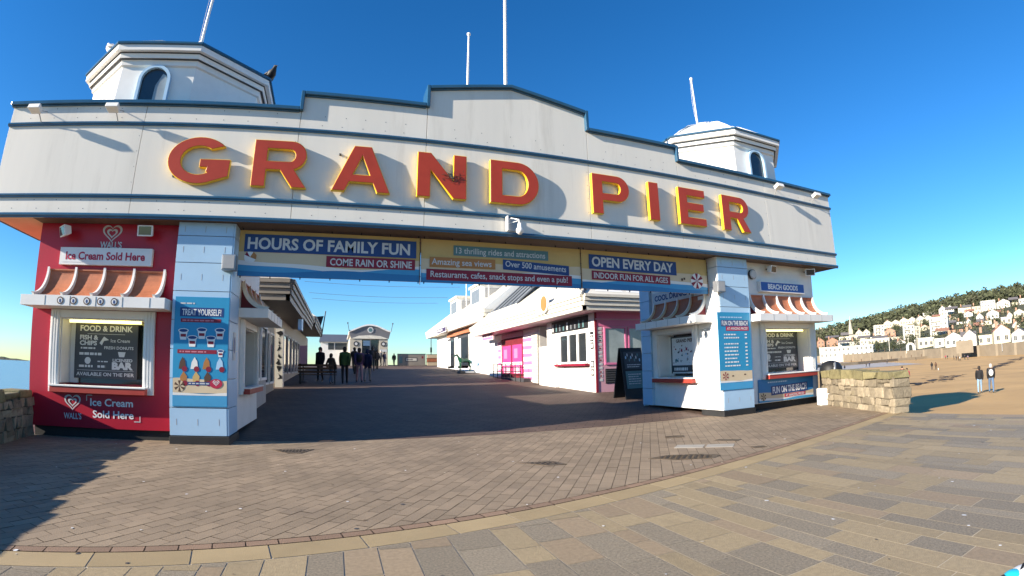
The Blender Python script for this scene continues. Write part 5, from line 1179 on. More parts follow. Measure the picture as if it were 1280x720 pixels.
# ================================================================== PEOPLE AND FIGURES
def skin_mesh(verts, edges, radii, sub=1, root=0):
    me = bpy.data.meshes.new('s'); me.from_pydata(verts, edges, [])
    o = bpy.data.objects.new('s', me); COL.objects.link(o)
    md = o.modifiers.new('k', 'SKIN'); md.use_smooth_shade = True
    sv = me.skin_vertices[0].data
    for i, r in enumerate(radii):
        sv[i].radius = r if isinstance(r, tuple) else (r, r); sv[i].use_root = (i == root)
    sd = o.modifiers.new('d', 'SUBSURF'); sd.levels = sub; sd.render_levels = sub
    dg = bpy.context.evaluated_depsgraph_get(); nm = bpy.data.meshes.new_from_object(o.evaluated_get(dg))
    bpy.data.objects.remove(o); bpy.data.meshes.remove(me)
    return nm
def person(pos, H, rz, top, legs, label, pose='walk', hair='hair_dark', group=None, phase=1, hood=False, skirt=False, seed=0, pack=None):
    """figure facing local -y; one continuous body, hair as its child"""
    k = H / 1.75; s = .26 * phase if pose == 'walk' else .06
    r = random.Random(seed); aw = .12 if pose == 'walk' else .03
    V = [(0, 0, .95), (0, -.005, 1.13), (0, 0, 1.32), (0, .01, 1.43), (0, 0, 1.52), (0, -.015, 1.60), (0, -.01, 1.68),     # 0..6
         (-.09, 0, .90), (-.10, -s * .55, .50), (-.10, -s * .9 + .03, .09), (-.10, -s * .9 - .12, .035),          # 7..10 left leg
         (.09, 0, .90), (.10, s * .35 - .03, .50), (.10, s * .95 + .06, .10), (.10, s * .95 - .08, .035),         # 11..14
         (-.19, .01, 1.41), (-.228, .03 + aw * phase, 1.14), (-.215, -.06 + aw * 1.2 * phase, .92), (-.205, -.10 + aw * 1.3 * phase, .83),
         (.19, .01, 1.41), (.228, .03 - aw * phase, 1.14), (.215, -.06 - aw * 1.2 * phase, .92), (.205, -.10 - aw * 1.3 * phase, .83)]
    E_ = [(0, 1), (1, 2), (2, 3), (3, 4), (4, 5), (5, 6), (0, 7), (7, 8), (8, 9), (9, 10), (0, 11), (11, 12), (12, 13), (13, 14), (3, 15), (15, 16), (16, 17), (17, 18), (3, 19), (19, 20), (20, 21), (21, 22)]
    bulk = 1.25
    Rr = [(.155, .12), (.16 * bulk, .12), (.18 * bulk, .13), (.13, .10), .055, (.085, .10), (.080, .09), (.095, .10), (.065, .07), .048, (.045, .03), (.095, .10), (.065, .07), .048, (.045, .03),
          .085, .068, .055, (.042, .034), .085, .068, .055, (.042, .034)]
    me = skin_mesh(V, E_, Rr, 1)
    names = ['cloth_' + top, 'cloth_' + legs, 'skin', 'black', 'cloth_white']
    for n_ in names: me.materials.append(MATS[n_])
    for p in me.polygons:
        c = p.center; ax = abs(c.x)
        if c.z > 1.50: m = 2
        elif ax > .19 and c.z < .87: m = 2
        elif c.z > .93 or (ax > .17 and c.z > .8): m = 0
        elif c.z < .10: m = 3
        else: m = 0 if (skirt and c.z > .72) else 1
        if pack and c.y > .09 and 1.0 < c.z < 1.42 and ax < .15: m = 3
        p.material_index = m
    for v in me.vertices: v.co *= k
    o = bpy.data.objects.new('person', me); COL.objects.link(o); o.location = pos; o.rotation_euler = (0, 0, rz)
    tag(o, label, 'person', group)
    h = MB(); h.ball((0, .012 * k, 1.655 * k), .108 * k, hair if not hood else 'cloth_' + top, 12, 8, (.92, 1.05, 1.05)); h.ball((0, .045 * k, 1.60 * k), .10 * k, hair if not hood else 'cloth_' + top, 10, 8, (.95, .85, 1.1))
    ho = h.build('hood' if hood else 'hair'); ho.parent = o
    if pack:
        q = MB(); q.ball((0, .15 * k, 1.22 * k), .15 * k, pack, 12, 8, (1.0, .62, 1.35)); qo = q.build('backpack'); qo.parent = o
    return o
def face_fwd(px, away=True):                          # turn so the figure looks along (or against) the view
    d = ray(px, 470); a = math.atan2(d.x, d.y); return (math.pi - a) if away else -a
PIER = [(431, 480, 432.5, 'green', 'black', 'walk', 1, 'person in a green jacket and dark trousers walking up the pier', 'hair_dark', False),
        (449, 478, 434, 'purple', 'pinkgrey', 'walk', -1, 'person in purple top and greyish pink trousers walking beside the green jacket', 'hair_dark', False),
        (459.5, 477.5, 436, 'navy', 'grey', 'walk', 1, 'person in long hooded navy coat and grey trousers, right of the purple top', 'hair_dark', True),
        (443, 468, 433.5, 'black', 'black', 'walk', 1, 'person in black seen between the green jacket and the purple top', 'hair_dark', False),
        (465.5, 464, 432.5, 'black', 'charcoal', 'walk', -1, 'taller person in black just beyond the navy coat', 'hair_dark', False),
        (471, 462, 436.5, 'charcoal', 'black', 'stand', 1, 'person in charcoal beside the tall one in black, beyond the navy coat', 'hair_dark', False),
        (476, 457.6, 437.5, 'grey', 'black', 'stand', 1, 'distant person in grey before the hall doorway', 'hair_grey', False),
        (480.5, 457.6, 439.5, 'navy', 'navy', 'stand', -1, 'distant person in navy by the hall pillar', 'hair_dark', False),
        (492.5, 457.5, 441.5, 'black', 'black', 'walk', 1, 'distant person in black between the hall and the hoarding', 'hair_dark', False),
        (400, 477, 433, 'black', 'black', 'stand', 1, 'dark figure standing behind the bench', 'hair_dark', True),
        (414, 480, 441, 'brown', 'jeans', 'walk', -1, 'dark figure at the near end of the bench', 'hair_dark', False),
        ]
for i, (px, pf_, ph_, t, l, ps_, phs, lab, hr, hood) in enumerate(PIER):
    g = on_deck(px, pf_); top_ = on_y(px, ph_, g.y); H = (top_.z - g.z) * .98
    person(g, H, face_fwd(px, True) + (0, .15, -.2, .3, 0, .5, 1.2, -.9, .2, 2.6, -.7)[i], t, l, lab, ps_, hr, 'people on the pier', phs, hood, i == 2, i, {0: None, 4: 'cloth_charcoal', 1: 'cloth_black'}.get(i))
def on_beach(px, py):
    d = ray(px, py); hz = math.hypot(d.x, d.y); az = math.degrees(math.atan2(d.x, d.y)); r = 9.0
    while r < 900:
        if CAM_H + d.z / hz * r <= beach_z(r, az): break
        r += .1
    return Vector((d.x / hz * r, d.y / hz * r, beach_z(r, az))), r
BEACH = [(1225, 491.5, 457.5, 'black', 'palejeans', 'walk', 1, 'shorter person in dark jacket and pale jeans walking on the sand in a couple', 'hair_dark', None, True),
         (1239.5, 491, 454.5, 'black', 'jeans', 'walk', -1, 'taller person in a black jacket with a white pack walking on the sand', 'hair_grey', 'cloth_white', True),
         (1128.5, 481.5, 458, 'brown', 'tan', 'walk', 1, 'person in a dark top and tan trousers on the sand beside the wall end', 'hair_dark', None, False),
         (1134.5, 483, 460, 'red', 'black', 'walk', -1, 'person in a red jacket on the sand beside the wall end', 'hair_dark', None, False),
         (1165, 462.5, 452.5, 'black', 'charcoal', 'stand', 1, 'small distant figure in black on the sand, one of two, farther from the wall', 'hair_dark', None, True),
         (1170, 462, 452.5, 'brown', 'black', 'walk', 1, 'small distant figure in brown on the sand with a pale dog', 'hair_dark', None, True)]
for i, (px, pf_, ph_, t, l, ps_, phs, lab, hr, pk, away) in enumerate(BEACH):
    g, r = on_beach(px, pf_); top_ = at_dist(px, ph_, r); person(g, (top_.z - g.z), face_fwd(px, away) + (0 if i != 1 else .12), t, l, lab, ps_, hr, 'people on the beach', phs, False, False, 40 + i, pk)
FAR = [(1182, 449, 'red'), (1184.5, 449, 'black'), (1192.5, 450, 'black'), (1195.5, 450.5, 'charcoal'), (1198, 451, 'brown'), (1200, 451.5, 'white'), (1206, 450, 'black'), (1210, 450, 'pinkgrey'), (1145, 451, 'black'), (1109, 455, 'charcoal'), (1056, 464, 'black'), (1083, 459.5, 'black'), (1087, 459, 'navy')]
FLAB = ['tiny far figure in red at the waterline side of the distant group', 'tiny far figure in black next to the red one', 'tiny far figure in black starting the middle cluster on the sand', 'tiny far figure in charcoal within the middle cluster', 'tiny far figure in brown within the middle cluster', 'tiny far figure in white stooping beside the middle cluster',
        'tiny far figure in black at the sea wall end of the cluster', 'tiny far figure in dull pink at the sea wall end of the cluster', 'lone far figure on the sand midway to the causeway', 'lone far figure on the pale sand left of the midway one', 'dark figure close above the stone wall coping', 'far dark figure of a pair on the damp sand', 'far navy figure of a pair on the damp sand']
for i, (px, pf_, t) in enumerate(FAR):
    g, r = on_beach(px, pf_); person(g, 1.7, face_fwd(px, i % 2) + i, t, rnd.choice(('black', 'jeans', 'charcoal')), FLAB[i], 'walk' if i % 2 else 'stand', 'hair_dark', 'people on the beach', 1, False, False, 80 + i)
def quadruped(name, pos, L, rz, mat, label, cat, neck=1.0, base=False):
    V = [(-.45, 0, .98), (0, 0, .94), (.42, 0, 1.0), (.62, 0, 1.25 * neck), (.78, 0, 1.5 * neck), (.98, 0, 1.38 * neck), (1.08, 0, 1.30 * neck), (-.62, 0, .95), (-.72, 0, .55)]
    E_ = [(1, 0), (1, 2), (2, 3), (3, 4), (4, 5), (5, 6), (0, 7), (7, 8)]; Rr = [.21, .20, .20, .12, .10, .075, .06, .05, .05]
    for x, hock in ((-.48, True), (.44, False)):
        for sy in (-.13, .13):
            i = len(V); V += [(x, sy, .78), (x + (.06 if hock else .0), sy, .55), (x - (.08 if hock else .0), sy, .34), (x - (.02 if hock else 0), sy, .06), (x + .05, sy, .02)]
            E_ += [(0 if hock else 2, i), (i, i + 1), (i + 1, i + 2), (i + 2, i + 3), (i + 3, i + 4)]; Rr += [.10 if hock else .08, .065, .045, .038, .04]
    me = skin_mesh(V, E_, Rr, 1, 1); me.materials.append(MATS[mat])
    for v in me.vertices: v.co *= L
    o = bpy.data.objects.new(name, me); COL.objects.link(o); o.location = pos; o.rotation_euler = (0, 0, rz); tag(o, label, cat)
    return o
c = on_deck(581, 466.5); hs_ = (on_y(575, 443, c.y).z - c.z) / 1.58
pl = MB(); pl.box(c.x - .55 * hs_, c.x + .75 * hs_, c.y - .5, c.y + .4, c.z, c.z + .16, 'dark_grey'); pl.box(c.x - .1, c.x + .7 * hs_, c.y - .51, c.y - .501, c.z + .03, c.z + .14, 'ink_grey'); o = pl.build('statue_plinth'); tag(o, 'low dark plinth under the green horse statue', 'plinth')
quadruped('horse_statue', (c.x, c.y - .05, c.z + .16), hs_ * .92, math.pi + .15, 'horse_green', 'glossy green horse statue on a low dark plinth by the white pier building', 'statue')
g, r = on_beach(1173, 463); quadruped('dog', g, .42, .5, 'gull_white', 'pale dog beside the small distant pair on the sand', 'dog', .8)

# ================================================================== SAND MARKS, CAUSEWAY, SEA WALL
wd = MB()
def wrack(px0, py0, px1, py1, n, wdt):
    for i in range(n):
        t = (i + rnd.random()) / n; px, py = px0 + (px1 - px0) * t + rnd.uniform(-3, 3), py0 + (py1 - py0) * t + rnd.gauss(0, wdt)
        g, r = on_beach(px, py); a = rnd.uniform(0, 6.28); L = rnd.uniform(.3, 1.5) * r / 60; u = Vector((math.cos(a * .15), math.sin(a * .15), 0)); v = Vector((-u.y, u.x, 0))
        pts = [g + u * (L * math.cos(k * .9) * rnd.uniform(.5, 1)) + v * (L * .35 * math.sin(k * .9) * rnd.uniform(.4, 1)) for k in range(7)]
        wd.face([(q.x, q.y, beach_z(math.hypot(q.x, q.y), math.degrees(math.atan2(q.x, q.y))) + .03) for q in pts], 'seaweed')
wrack(1137, 481, 1190, 473, 40, 1.2); wrack(1175, 474, 1232, 462, 34, 1.4); wrack(1236, 462, 1280, 446, 50, 1.0); wrack(1150, 470, 1200, 470, 16, 3)
wd_ = structure(wd, 'seaweed_line', kind='stuff') if False else wd.build('seaweed'); wd_['kind'] = 'stuff'; wd_['label'] = 'dark streaks of seaweed along the tide line on the sand'; wd_['category'] = 'seaweed'
def on_level(px, py, z): d = ray(px, py); return EYE + d * ((z - CAM_H) / d.z)
cw = MB(); cps = [on_level(px, py, -3.2) for px, py in ((1000, 461), (1022, 458.5), (1070, 455), (1120, 450.5), (1170, 446.5))]
for p, q in zip(cps, cps[1:]):
    u = (q - p).normalized(); n = Vector((-u.y, u.x, 0)) * 1.2
    cw.hexa([p - n - Z * .5, q - n - Z * .5, q + n - Z * .5, p + n - Z * .5, p - n + Z * .9, q - n + Z * .9, q + n + Z * .9, p + n + Z * .9], 'sea_stone')
o = cw.build('causeway'); tag(o, 'low stone causeway running across the pale foreshore', 'causeway')
k = 0
for p, q in zip(cps, cps[1:]):
    for i in range(4):
        c = p + (q - p) * ((i + .5) / 4) + Z * .9; b = MB(); b.tube([c, c + Z * 1.2], .16, 'cloth_brown', 6); o = b.build('causeway_post'); tag(o, 'short dark post on the stone causeway', 'post', 'posts on the causeway')
mud = MB()
for i in range(26):
    a0, a1 = 40 + i, 41 + i; r0, r1 = 205 if a0 > 50 else 190, 400
    def mr(a, r): r = min(r, shore_r(a) - 4 - max(0, (a - 52)) * 9); r = max(r, 150); return pol(a, r, beach_z(r, a) + .05)
    mud.face([mr(a0, 165 + max(0, a0 - 50) * 2), mr(a0, r1), mr(a1, r1), mr(a1, 165 + max(0, a1 - 50) * 2)], 'mud')
structure(mud, 'foreshore')
sw = MB()
for i in range(48, 130):
    a0, a1 = i * .9, (i + 1) * .9; q = []
    for a in (a0, a1): r = shore_r(a); q.append((pol(a, r, -5), pol(a, r, PROM_Z + .45), pol(a, r + .6, PROM_Z + .45), pol(a, r + .6, -5)))
    A_, B_ = q; sw.face([A_[0], B_[0], B_[1], A_[1]], 'sea_stone'); sw.face([A_[1], B_[1], B_[2], A_[2]], 'sea_stone'); sw.face([A_[2], B_[2], B_[3], A_[3]], 'sea_stone')
    r = shore_r(a0); 
    if i % 2: c = Vector(pol(a0, r - .2, 0)); sw.obox((c.x, c.y, -4.5), 1.0, 1.0, 5.6, -R_(a0), 'sea_stone')
o = sw.build('sea_wall'); tag(o, 'long pale stone sea wall along the far side of the beach', 'wall')

# ================================================================== THE TOWN ON THE HILL
def hill_hit(px, py):
    d = ray(px, py); hz = math.hypot(d.x, d.y); az = math.degrees(math.atan2(d.x, d.y)); sl_ = d.z / hz
    for i in range(0, 420):
        t = .006 + i / 400; r = shore_r(az) + (ridge_r(az) - shore_r(az)) * t; z = hill_z(az, t)
        if z >= CAM_H + sl_ * r or t > 1.04: return az, t, r, z
    return az, t, r, z
def unit_mesh(name, build):
    m = MB(); build(m); o = m.build(name); me = o.data; bpy.data.objects.remove(o); return me
WIN = unit_mesh('window', lambda m: (m.box(-.5, .5, -.06, .02, 0, 1.5, 'window_dark'), m.box(-.6, .6, -.12, .02, -.12, -.01, 'house_white'), m.box(-.04, .04, -.09, -.061, 0, 1.5, 'house_white')))
def house(px0, px1, pt, pb, wall, roof, kind, label, group='houses on the hill', rot=0.0, floors=None, dep=.75):
    pc = (px0 + px1) / 2; az, t, r, z = hill_hit(pc, pb); a = R_(az)
    w = abs((at_dist(px1, pb, r) - at_dist(px0, pb, r)).length); h = at_dist(pc, pt, r).z - (CAM_H + math.tan(math.asin(ray(pc, pb).z)) * r)
    zb = CAM_H + (at_dist(pc, pb, r).z - CAM_H) - .3; h += .3
    T = thing('house' if kind not in ('block', 'flat') else ('apartment_block' if kind == 'block' else 'seafront_building'), pol(az, r, zb), label, 'house' if kind not in ('block', 'flat') else 'building', group, -a + rot)
    mw = Matrix.Translation(T.location) @ Matrix.Rotation(T.rotation_euler.z, 4, 'Z')
    def put(mb, name, par=None):
        o = mb.build(name); o.parent = par or T; return o
    D_ = max(6, min(w * dep, 16)); rh = 0 if kind in ('block', 'flat') else min(4.5, max(2.2, h * .32)); wh = h - rh if kind != 'gable' else h - rh * 1.0
    b = MB(); b.box(-w / 2, w / 2, 0, D_, -6, wh, wall)
    if kind == 'gable':
        n = max(1, round(w / 9)); 
        for i in range(n):
            x0, x1 = -w / 2 + w * i / n, -w / 2 + w * (i + 1) / n; b.prism(Frame((0, 0, 0), (1, 0, 0)), [[(x0 + .02, wh + .01), (x1 - .02, wh + .01), ((x0 + x1) / 2, wh + rh - .15)]], -D_ + .1, 0, wall)
    put(b, 'wall')
    rm = MB()
    if kind == 'gable':
        n = max(1, round(w / 9))
        for i in range(n):
            x0, x1 = -w / 2 + w * i / n, -w / 2 + w * (i + 1) / n; xm = (x0 + x1) / 2
            for p, q in (((x0 - .2, wh - .1), (xm, wh + rh)), ((xm, wh + rh), (x1 + .2, wh - .1))): rm.prism(Frame((0, 0, 0), (1, 0, 0)), [[p, q, (q[0], q[1] + .25), (p[0], p[1] + .25)]], -D_ - .2, .25, roof)
    elif kind in ('block', 'flat'): rm.box(-w / 2 - .2, w / 2 + .2, -.2, D_ + .2, wh + .005, wh + .5, 'house_white' if kind == 'flat' else 'house_cream')
    else:                                              # ridge parallel to the front
        rm.prism(Frame((-w / 2 - .25, D_ / 2, 0), (0, 1, 0)), [[(-D_ / 2 - .4, wh), (D_ / 2 + .4, wh), (0, wh + rh)]], -w - .5, 0, roof)
    ro = put(rm, 'roof')
    if kind not in ('block', 'flat'):
        c = MB(); c.box(-w * .32, -w * .32 + 1.1, D_ / 2 - .5, D_ / 2 + .5, wh + rh * .5, wh + rh + 1.3, 'house_brick'); put(c, 'chimney', ro)
    fl = floors or max(1, int(wh / 3.1)); nw = max(1, min(12, int(w / 2.9)))
    for j in range(fl):
        for i in range(nw):
            if rnd.random() < .06: continue
            o = bpy.data.objects.new('window', WIN); COL.objects.link(o); o.parent = T; o.location = (-w / 2 + w * (i + .5) / nw, -.01, wh * (j + .34) / fl); s = min(1.25, wh / fl / 3.0); o.scale = (s, 1, s)
    if kind == 'block':
        for j in range(fl):
            b = MB(); b.box(-w * .42, w * .08, -1.3, -.02, wh * j / fl + .2, wh * j / fl + .75, 'house_stone'); put(b, 'balcony')
    return T
HS = [  # px0, px1, top, base, wall, roof, kind, label
 (1024, 1092, 433.5, 446.5, 'house_white', 'roof_slate', 'flat', 'long low white pavilion on the seafront next to the white kiosk corner'),
 (1148, 1168, 423, 434.5, 'house_cream', 'roof_slate', 'flat', 'low cream seafront building between the arch and the tiny white shop'),
 (1169, 1181, 424, 434.5, 'house_white', 'roof_slate', 'flat', 'small square pure white seafront shop'),
 (1182, 1204, 415, 434, 'house_white', 'roof_slate', 'gable', 'white gabled seafront terrace below the tall apartment block'),
 (1205, 1221, 412, 434, 'house_white', 'roof_slate', 'gable', 'white seafront house with peaked gables behind the stone bastion'),
 (1222, 1241, 412, 432, 'house_cream', 'roof_slate', 'ridge', 'cream seafront house with a dark shopfront below'),
 (1243, 1264, 405, 430, 'house_cream', 'roof_tile', 'gable', 'tall cream double gabled house with brown roof on the seafront'),
 (1265, 1284, 410, 428.5, 'house_white', 'roof_slate', 'gable', 'white gabled house at the far edge of the seafront row'),
 (1163, 1186, 396.5, 419, 'house_white', 'roof_slate', 'block', 'tall pale apartment block of six floors with balconies'),
 (1130, 1144, 407, 424, 'house_white', 'roof_slate', 'block', 'slim white apartment block with dark upright stripes, above the arch'),
 (1145, 1151, 408, 424, 'house_stone', 'roof_slate', 'block', 'narrow grey apartment tower attached to the slim white block'),
 (1105, 1125, 400, 409, 'house_cream', 'roof_slate', 'gable', 'long cream hillside terrace, its end nearest the church spire'),
 (1125, 1146, 396.5, 406, 'house_cream', 'roof_slate', 'gable', 'middle stretch of the long cream hillside terrace'),
 (1146, 1166, 394, 404, 'house_cream', 'roof_slate', 'gable', 'end of the long cream hillside terrace beside the tall apartment block'),
 (1154, 1171, 390, 395.5, 'house_white', 'roof_slate', 'flat', 'low white hillside building just above the long terrace end'),
 (1174, 1193, 382, 394, 'house_white', 'roof_slate', 'gable', 'large white villa above the tall apartment block'),
 (1198, 1214, 381, 391, 'house_cream', 'roof_slate', 'ridge', 'cream hillside house under the trees, right of the large white villa'),
 (1215, 1226, 379.5, 389.5, 'house_stone', 'roof_slate', 'ridge', 'stone hillside house with broad grey roof'),
 (1227, 1245, 376, 388, 'house_white', 'roof_slate', 'flat', 'wide white hillside block right of the grey roofed house'),
 (1247, 1263, 373.5, 385, 'house_white', 'roof_slate', 'gable', 'white hillside villa high up with several windows'),
 (1265, 1272, 375, 382, 'house_cream', 'roof_slate', 'ridge', 'tiny cream house high on the hill'),
 (1274, 1286, 369.5, 380, 'house_white', 'roof_slate', 'ridge', 'highest white house at the edge of the hillside'),
 (1208.5, 1214, 398, 408, 'house_white', 'roof_slate', 'gable', 'narrow white gable end standing alone among the trees'),
 (1221, 1230, 391, 406, 'house_white', 'roof_slate', 'gable', 'tall white twin gabled villa in mid hillside'),
 (1231, 1240, 397, 406, 'house_cream', 'roof_slate', 'ridge', 'cream annexe attached to the twin gabled villa'),
 (1234, 1249, 387, 399, 'house_white', 'roof_slate', 'gable', 'white gabled house behind and above the twin gabled villa'),
 (1252, 1265, 397, 405, 'house_cream', 'roof_slate', 'flat', 'flat roofed cream house above the brown roofed seafront house'),
 (1259, 1266, 390, 398, 'house_cream', 'roof_slate', 'gable', 'small cream gable above the flat roofed cream house'),
 (1268, 1281, 386, 397.5, 'house_cream', 'roof_slate', 'gable', 'cream gabled house in the trees at the far edge of the town'),
 (1022, 1031, 423, 435, 'house_brick', 'roof_tile', 'gable', 'red brick house touching the white kiosk corner'),
 (1034, 1048, 422, 434.5, 'house_brick', 'roof_tile', 'gable', 'larger pink brick house with tiled gables'),
 (1022, 1038, 413.5, 422, 'house_cream', 'roof_slate', 'gable', 'row of small cream gables above the brick houses, nearest the kiosk'),
 (1039, 1055, 411.5, 421, 'house_cream', 'roof_slate', 'gable', 'row of small cream gables above the brick houses, nearer the spire'),
 (1048, 1062, 426, 433, 'house_white', 'roof_slate', 'flat', 'flat white building behind the long pavilion'),
 (1049, 1066, 418, 426, 'house_cream', 'roof_slate', 'ridge', 'cream house below the church spire'),
 (1070, 1088, 411.5, 424, 'house_cream', 'roof_slate', 'gable', 'pair of cream gables right of the church spire'),
 (1094, 1106, 406.5, 423, 'house_white', 'roof_slate', 'block', 'white block of flats left of the long terrace'),
 (1088, 1104, 418, 426, 'house_white', 'roof_slate', 'ridge', 'low white house in front of the white block of flats'),
 (1106, 1120, 410, 422, 'house_brick', 'roof_slate', 'gable', 'brown brick house below the long cream terrace'),
 (1075, 1112, 424, 430, 'house_cream', 'roof_slate', 'flat', 'long flat cream roofline behind the dark trees'),
 (1062, 1076, 424, 431, 'house_stone', 'roof_slate', 'ridge', 'dark grey stone building below the spire'),
 (1187, 1204, 408, 416, 'house_brick', 'roof_tile', 'ridge', 'low brick house with tiled roof behind the white gabled terrace'),
 (1110, 1129, 418, 424, 'house_stone', 'roof_slate', 'ridge', 'grey stone house among trees above the arch'),
 (1186, 1196, 395, 402, 'house_cream', 'roof_slate', 'gable', 'small cream house just right of the apartment block roof'),
 (1196, 1207, 399, 405, 'house_white', 'roof_slate', 'ridge', 'low white bungalow left of the lone white gable'),
 (1205, 1216, 389, 396, 'house_white', 'roof_tile', 'gable', 'white house with tiled roof below the stone hillside house'),
 (1218, 1229, 385, 391, 'house_cream', 'roof_tile', 'ridge', 'cream house with tiled roof above the twin gabled villa'),
 (1240, 1251, 402, 409, 'house_stone', 'roof_slate', 'gable', 'stone house between the cream annexe and the flat roofed cream house'),
 (1252, 1262, 386, 392, 'house_brick', 'roof_tile', 'ridge', 'brick house below the white hillside villa'),
 (1266, 1276, 401, 409, 'house_white', 'roof_tile', 'gable', 'white house with tiled roof behind the last seafront house'),
 (1176, 1186, 392, 397, 'house_cream', 'roof_tile', 'ridge', 'cream house tucked under the large white villa'),
 (1150, 1162, 406, 413, 'house_cream', 'roof_tile', 'gable', 'cream tiled house between the two apartment blocks'),
 (1078, 1092, 406, 413, 'house_white', 'roof_slate', 'ridge', 'white house at the foot of the wood right of the spire'),
 (1093, 1105, 401, 407, 'house_stone', 'roof_slate', 'ridge', 'stone house at the foot of the wood beside the long terrace'),
 (1056, 1064, 408, 414, 'house_white', 'roof_slate', 'gable', 'small white gable immediately left of the spire'),
 (1120, 1132, 424, 430, 'house_white', 'roof_tile', 'gable', 'white tiled house among the dark trees left of the arch')]
for i, q in enumerate(HS): house(*q[:7], q[7], 'houses of the town' , rnd.uniform(-.18, .18))
hr_ = random.Random(21); taken = [((q[0] + q[1]) / 2, (q[2] + q[3]) / 2, (q[1] - q[0]) / 2) for q in HS]; k = 0
while k < 60:
    px = hr_.uniform(1022, 1281); hi = lerp_tab([(1020, 413), (1100, 401), (1165, 391), (1220, 384), (1282, 373)], px); lo_ = lerp_tab([(1020, 430), (1100, 424), (1180, 414), (1282, 408)], px)
    py = hr_.uniform(hi, lo_); w_ = hr_.uniform(4.5, 9); k += 1
    if any(abs(px - a) < b_ + w_ / 2 - 1 and abs(py - 3 - c_) < 5 for a, c_, b_ in taken): continue
    taken.append((px, py - 3, w_ / 2))
    house(px - w_ / 2, px + w_ / 2, py - hr_.uniform(4.5, 7), py, hr_.choice(('house_white', 'house_cream', 'house_cream', 'house_stone', 'house_brick')), hr_.choice(('roof_slate', 'roof_tile')), hr_.choice(('gable', 'ridge')), 'tiny gabled house packed among the trees of the hillside town', 'tiny hillside houses', hr_.uniform(-.3, .3))
# bastion, arch, church
def put_on(px0, px1, pt, pb, r):
    a = at_dist(px0, pb, r); b = at_dist(px1, pb, r); t = at_dist((px0 + px1) / 2, pt, r); return a, b, t.z
a, b_, zt = put_on(1204, 1225, 425, 438.5, shore_r(69) - 6); m = MB(); c = (a + b_) / 2; m.obox((c.x, c.y + 3, a.z - 1), (b_ - a).length, 8, zt - a.z + 1, -R_(69), 'sea_stone'); o = m.build('bastion'); tag(o, 'square pale stone bastion projecting from the sea wall', 'bastion')
a, b_, zt = put_on(1133, 1144, 428, 439.5, shore_r(62) - 2); m = MB(); u = (b_ - a).normalized(); Fa = Frame((a.x, a.y, a.z), (u.x, u.y, 0)); wd2 = (b_ - a).length; hh = zt - a.z
m.prism(Fa, [[(0, -1), (wd2 * .26, -1)] + [(wd2 / 2 + wd2 * .24 * math.cos(R_(180 - i * 12)), hh * .5 + wd2 * .26 * math.sin(R_(180 - i * 12))) for i in range(16)] + [(wd2 * .74, -1), (wd2, -1)] + [(wd2 / 2 + wd2 * .5 * math.cos(R_(i * 12)), hh * .5 + hh * .5 * math.sin(R_(i * 12))) for i in range(16)]], -2.5, 0, 'house_white'); o = m.build('arch'); tag(o, 'white arch standing on the promenade before the dark trees', 'arch')
az, t, r, z = hill_hit(1064, 424); ch = thing('church', pol(az, r, z), 'grey stone church with a tall slender spire', 'church', None, -R_(az))
top = at_dist(1063.5, 395, r).z; ew = at_dist(1066, 415, r) - at_dist(1061, 415, r); sw_ = ew.length
def chp(mb, n): o = mb.build(n); o.parent = ch
m = MB(); m.box(-sw_ / 2, sw_ / 2, -sw_ / 2, sw_ / 2, -2, (top - z) * .42, 'house_stone'); chp(m, 'tower')
m = MB(); m.lathe([(sw_ * .52, (top - z) * .42), (.15, top - z)], (0, 0, 0), 'house_stone', 8, False); chp(m, 'spire')
m = MB(); m.box(sw_ / 2 + .01, sw_ / 2 + 14, -3, 5, -2, 5, 'house_stone'); chp(m, 'nave'); m = MB(); m.prism(Frame((sw_ / 2, 1, 0), (0, 1, 0)), [[(-4.4, 5), (4.4, 5), (0, 8.5)]], -14.3, 0, 'roof_slate'); chp(m, 'roof')
for k, (px, pb, hpx, lab) in enumerate(((1112, 439, 13, 'white lamp post in front of the dark trees, nearest the pavilion'), (1136, 438, 14, 'white lamp post beside the promenade arch'), (1144.5, 438, 12, 'white lamp post right of the promenade arch'), (1253, 439, 12, 'lamp post standing on the sea wall below the brown roofed house'))):
    r = shore_r(math.degrees(math.atan2(ray(px, pb).x, ray(px, pb).y))) - 1; p = at_dist(px, pb, r); q = at_dist(px, pb - hpx, r); m = MB(); m.tube([(p.x, p.y, p.z), (p.x, p.y, q.z)], .16, 'house_white' if k < 3 else 'paint_grey', 6); m.ball((p.x, p.y, q.z + .2), .4, 'house_white', 8, 6); o = m.build('lamp_post'); tag(o, lab, 'lamp post', 'lamp posts along the promenade')
# trees in the town
ICO = []
_b = bmesh.new(); bmesh.ops.create_icosphere(_b, subdivisions=1, radius=1); ICO = ([tuple(v.co) for v in _b.verts], [tuple(v.index for v in f.verts) for f in _b.faces]); _b.free()
def clump(mb, c, r, mat, sq=.9, rr=rnd):
    vs = [(c[0] + x * r * rr.uniform(.7, 1.25), c[1] + y * r * rr.uniform(.7, 1.25), c[2] + z_ * r * sq * rr.uniform(.7, 1.25)) for x, y, z_ in ICO[0]]; mb.raw(vs, ICO[1], mat)
def leafy(mb, c, r, mat, n, rr):                       # loose crown of small leaf sprays
    for _ in range(n):
        d = Vector((rr.gauss(0, 1), rr.gauss(0, 1), rr.gauss(0, 1))).normalized() * r * rr.uniform(.35, 1) ** .6; s = r * rr.uniform(.22, .42)
        u = Vector((rr.gauss(0, 1), rr.gauss(0, 1), rr.gauss(0, .7))).normalized(); v = u.cross(Vector((rr.gauss(0, 1), rr.gauss(0, 1), rr.gauss(0, 1)))).normalized(); q = Vector(c) + d
        mb.face([q - u * s, q + v * s * .7 - u * s * .1, q + u * s * .8, q - v * s * .6], mat)
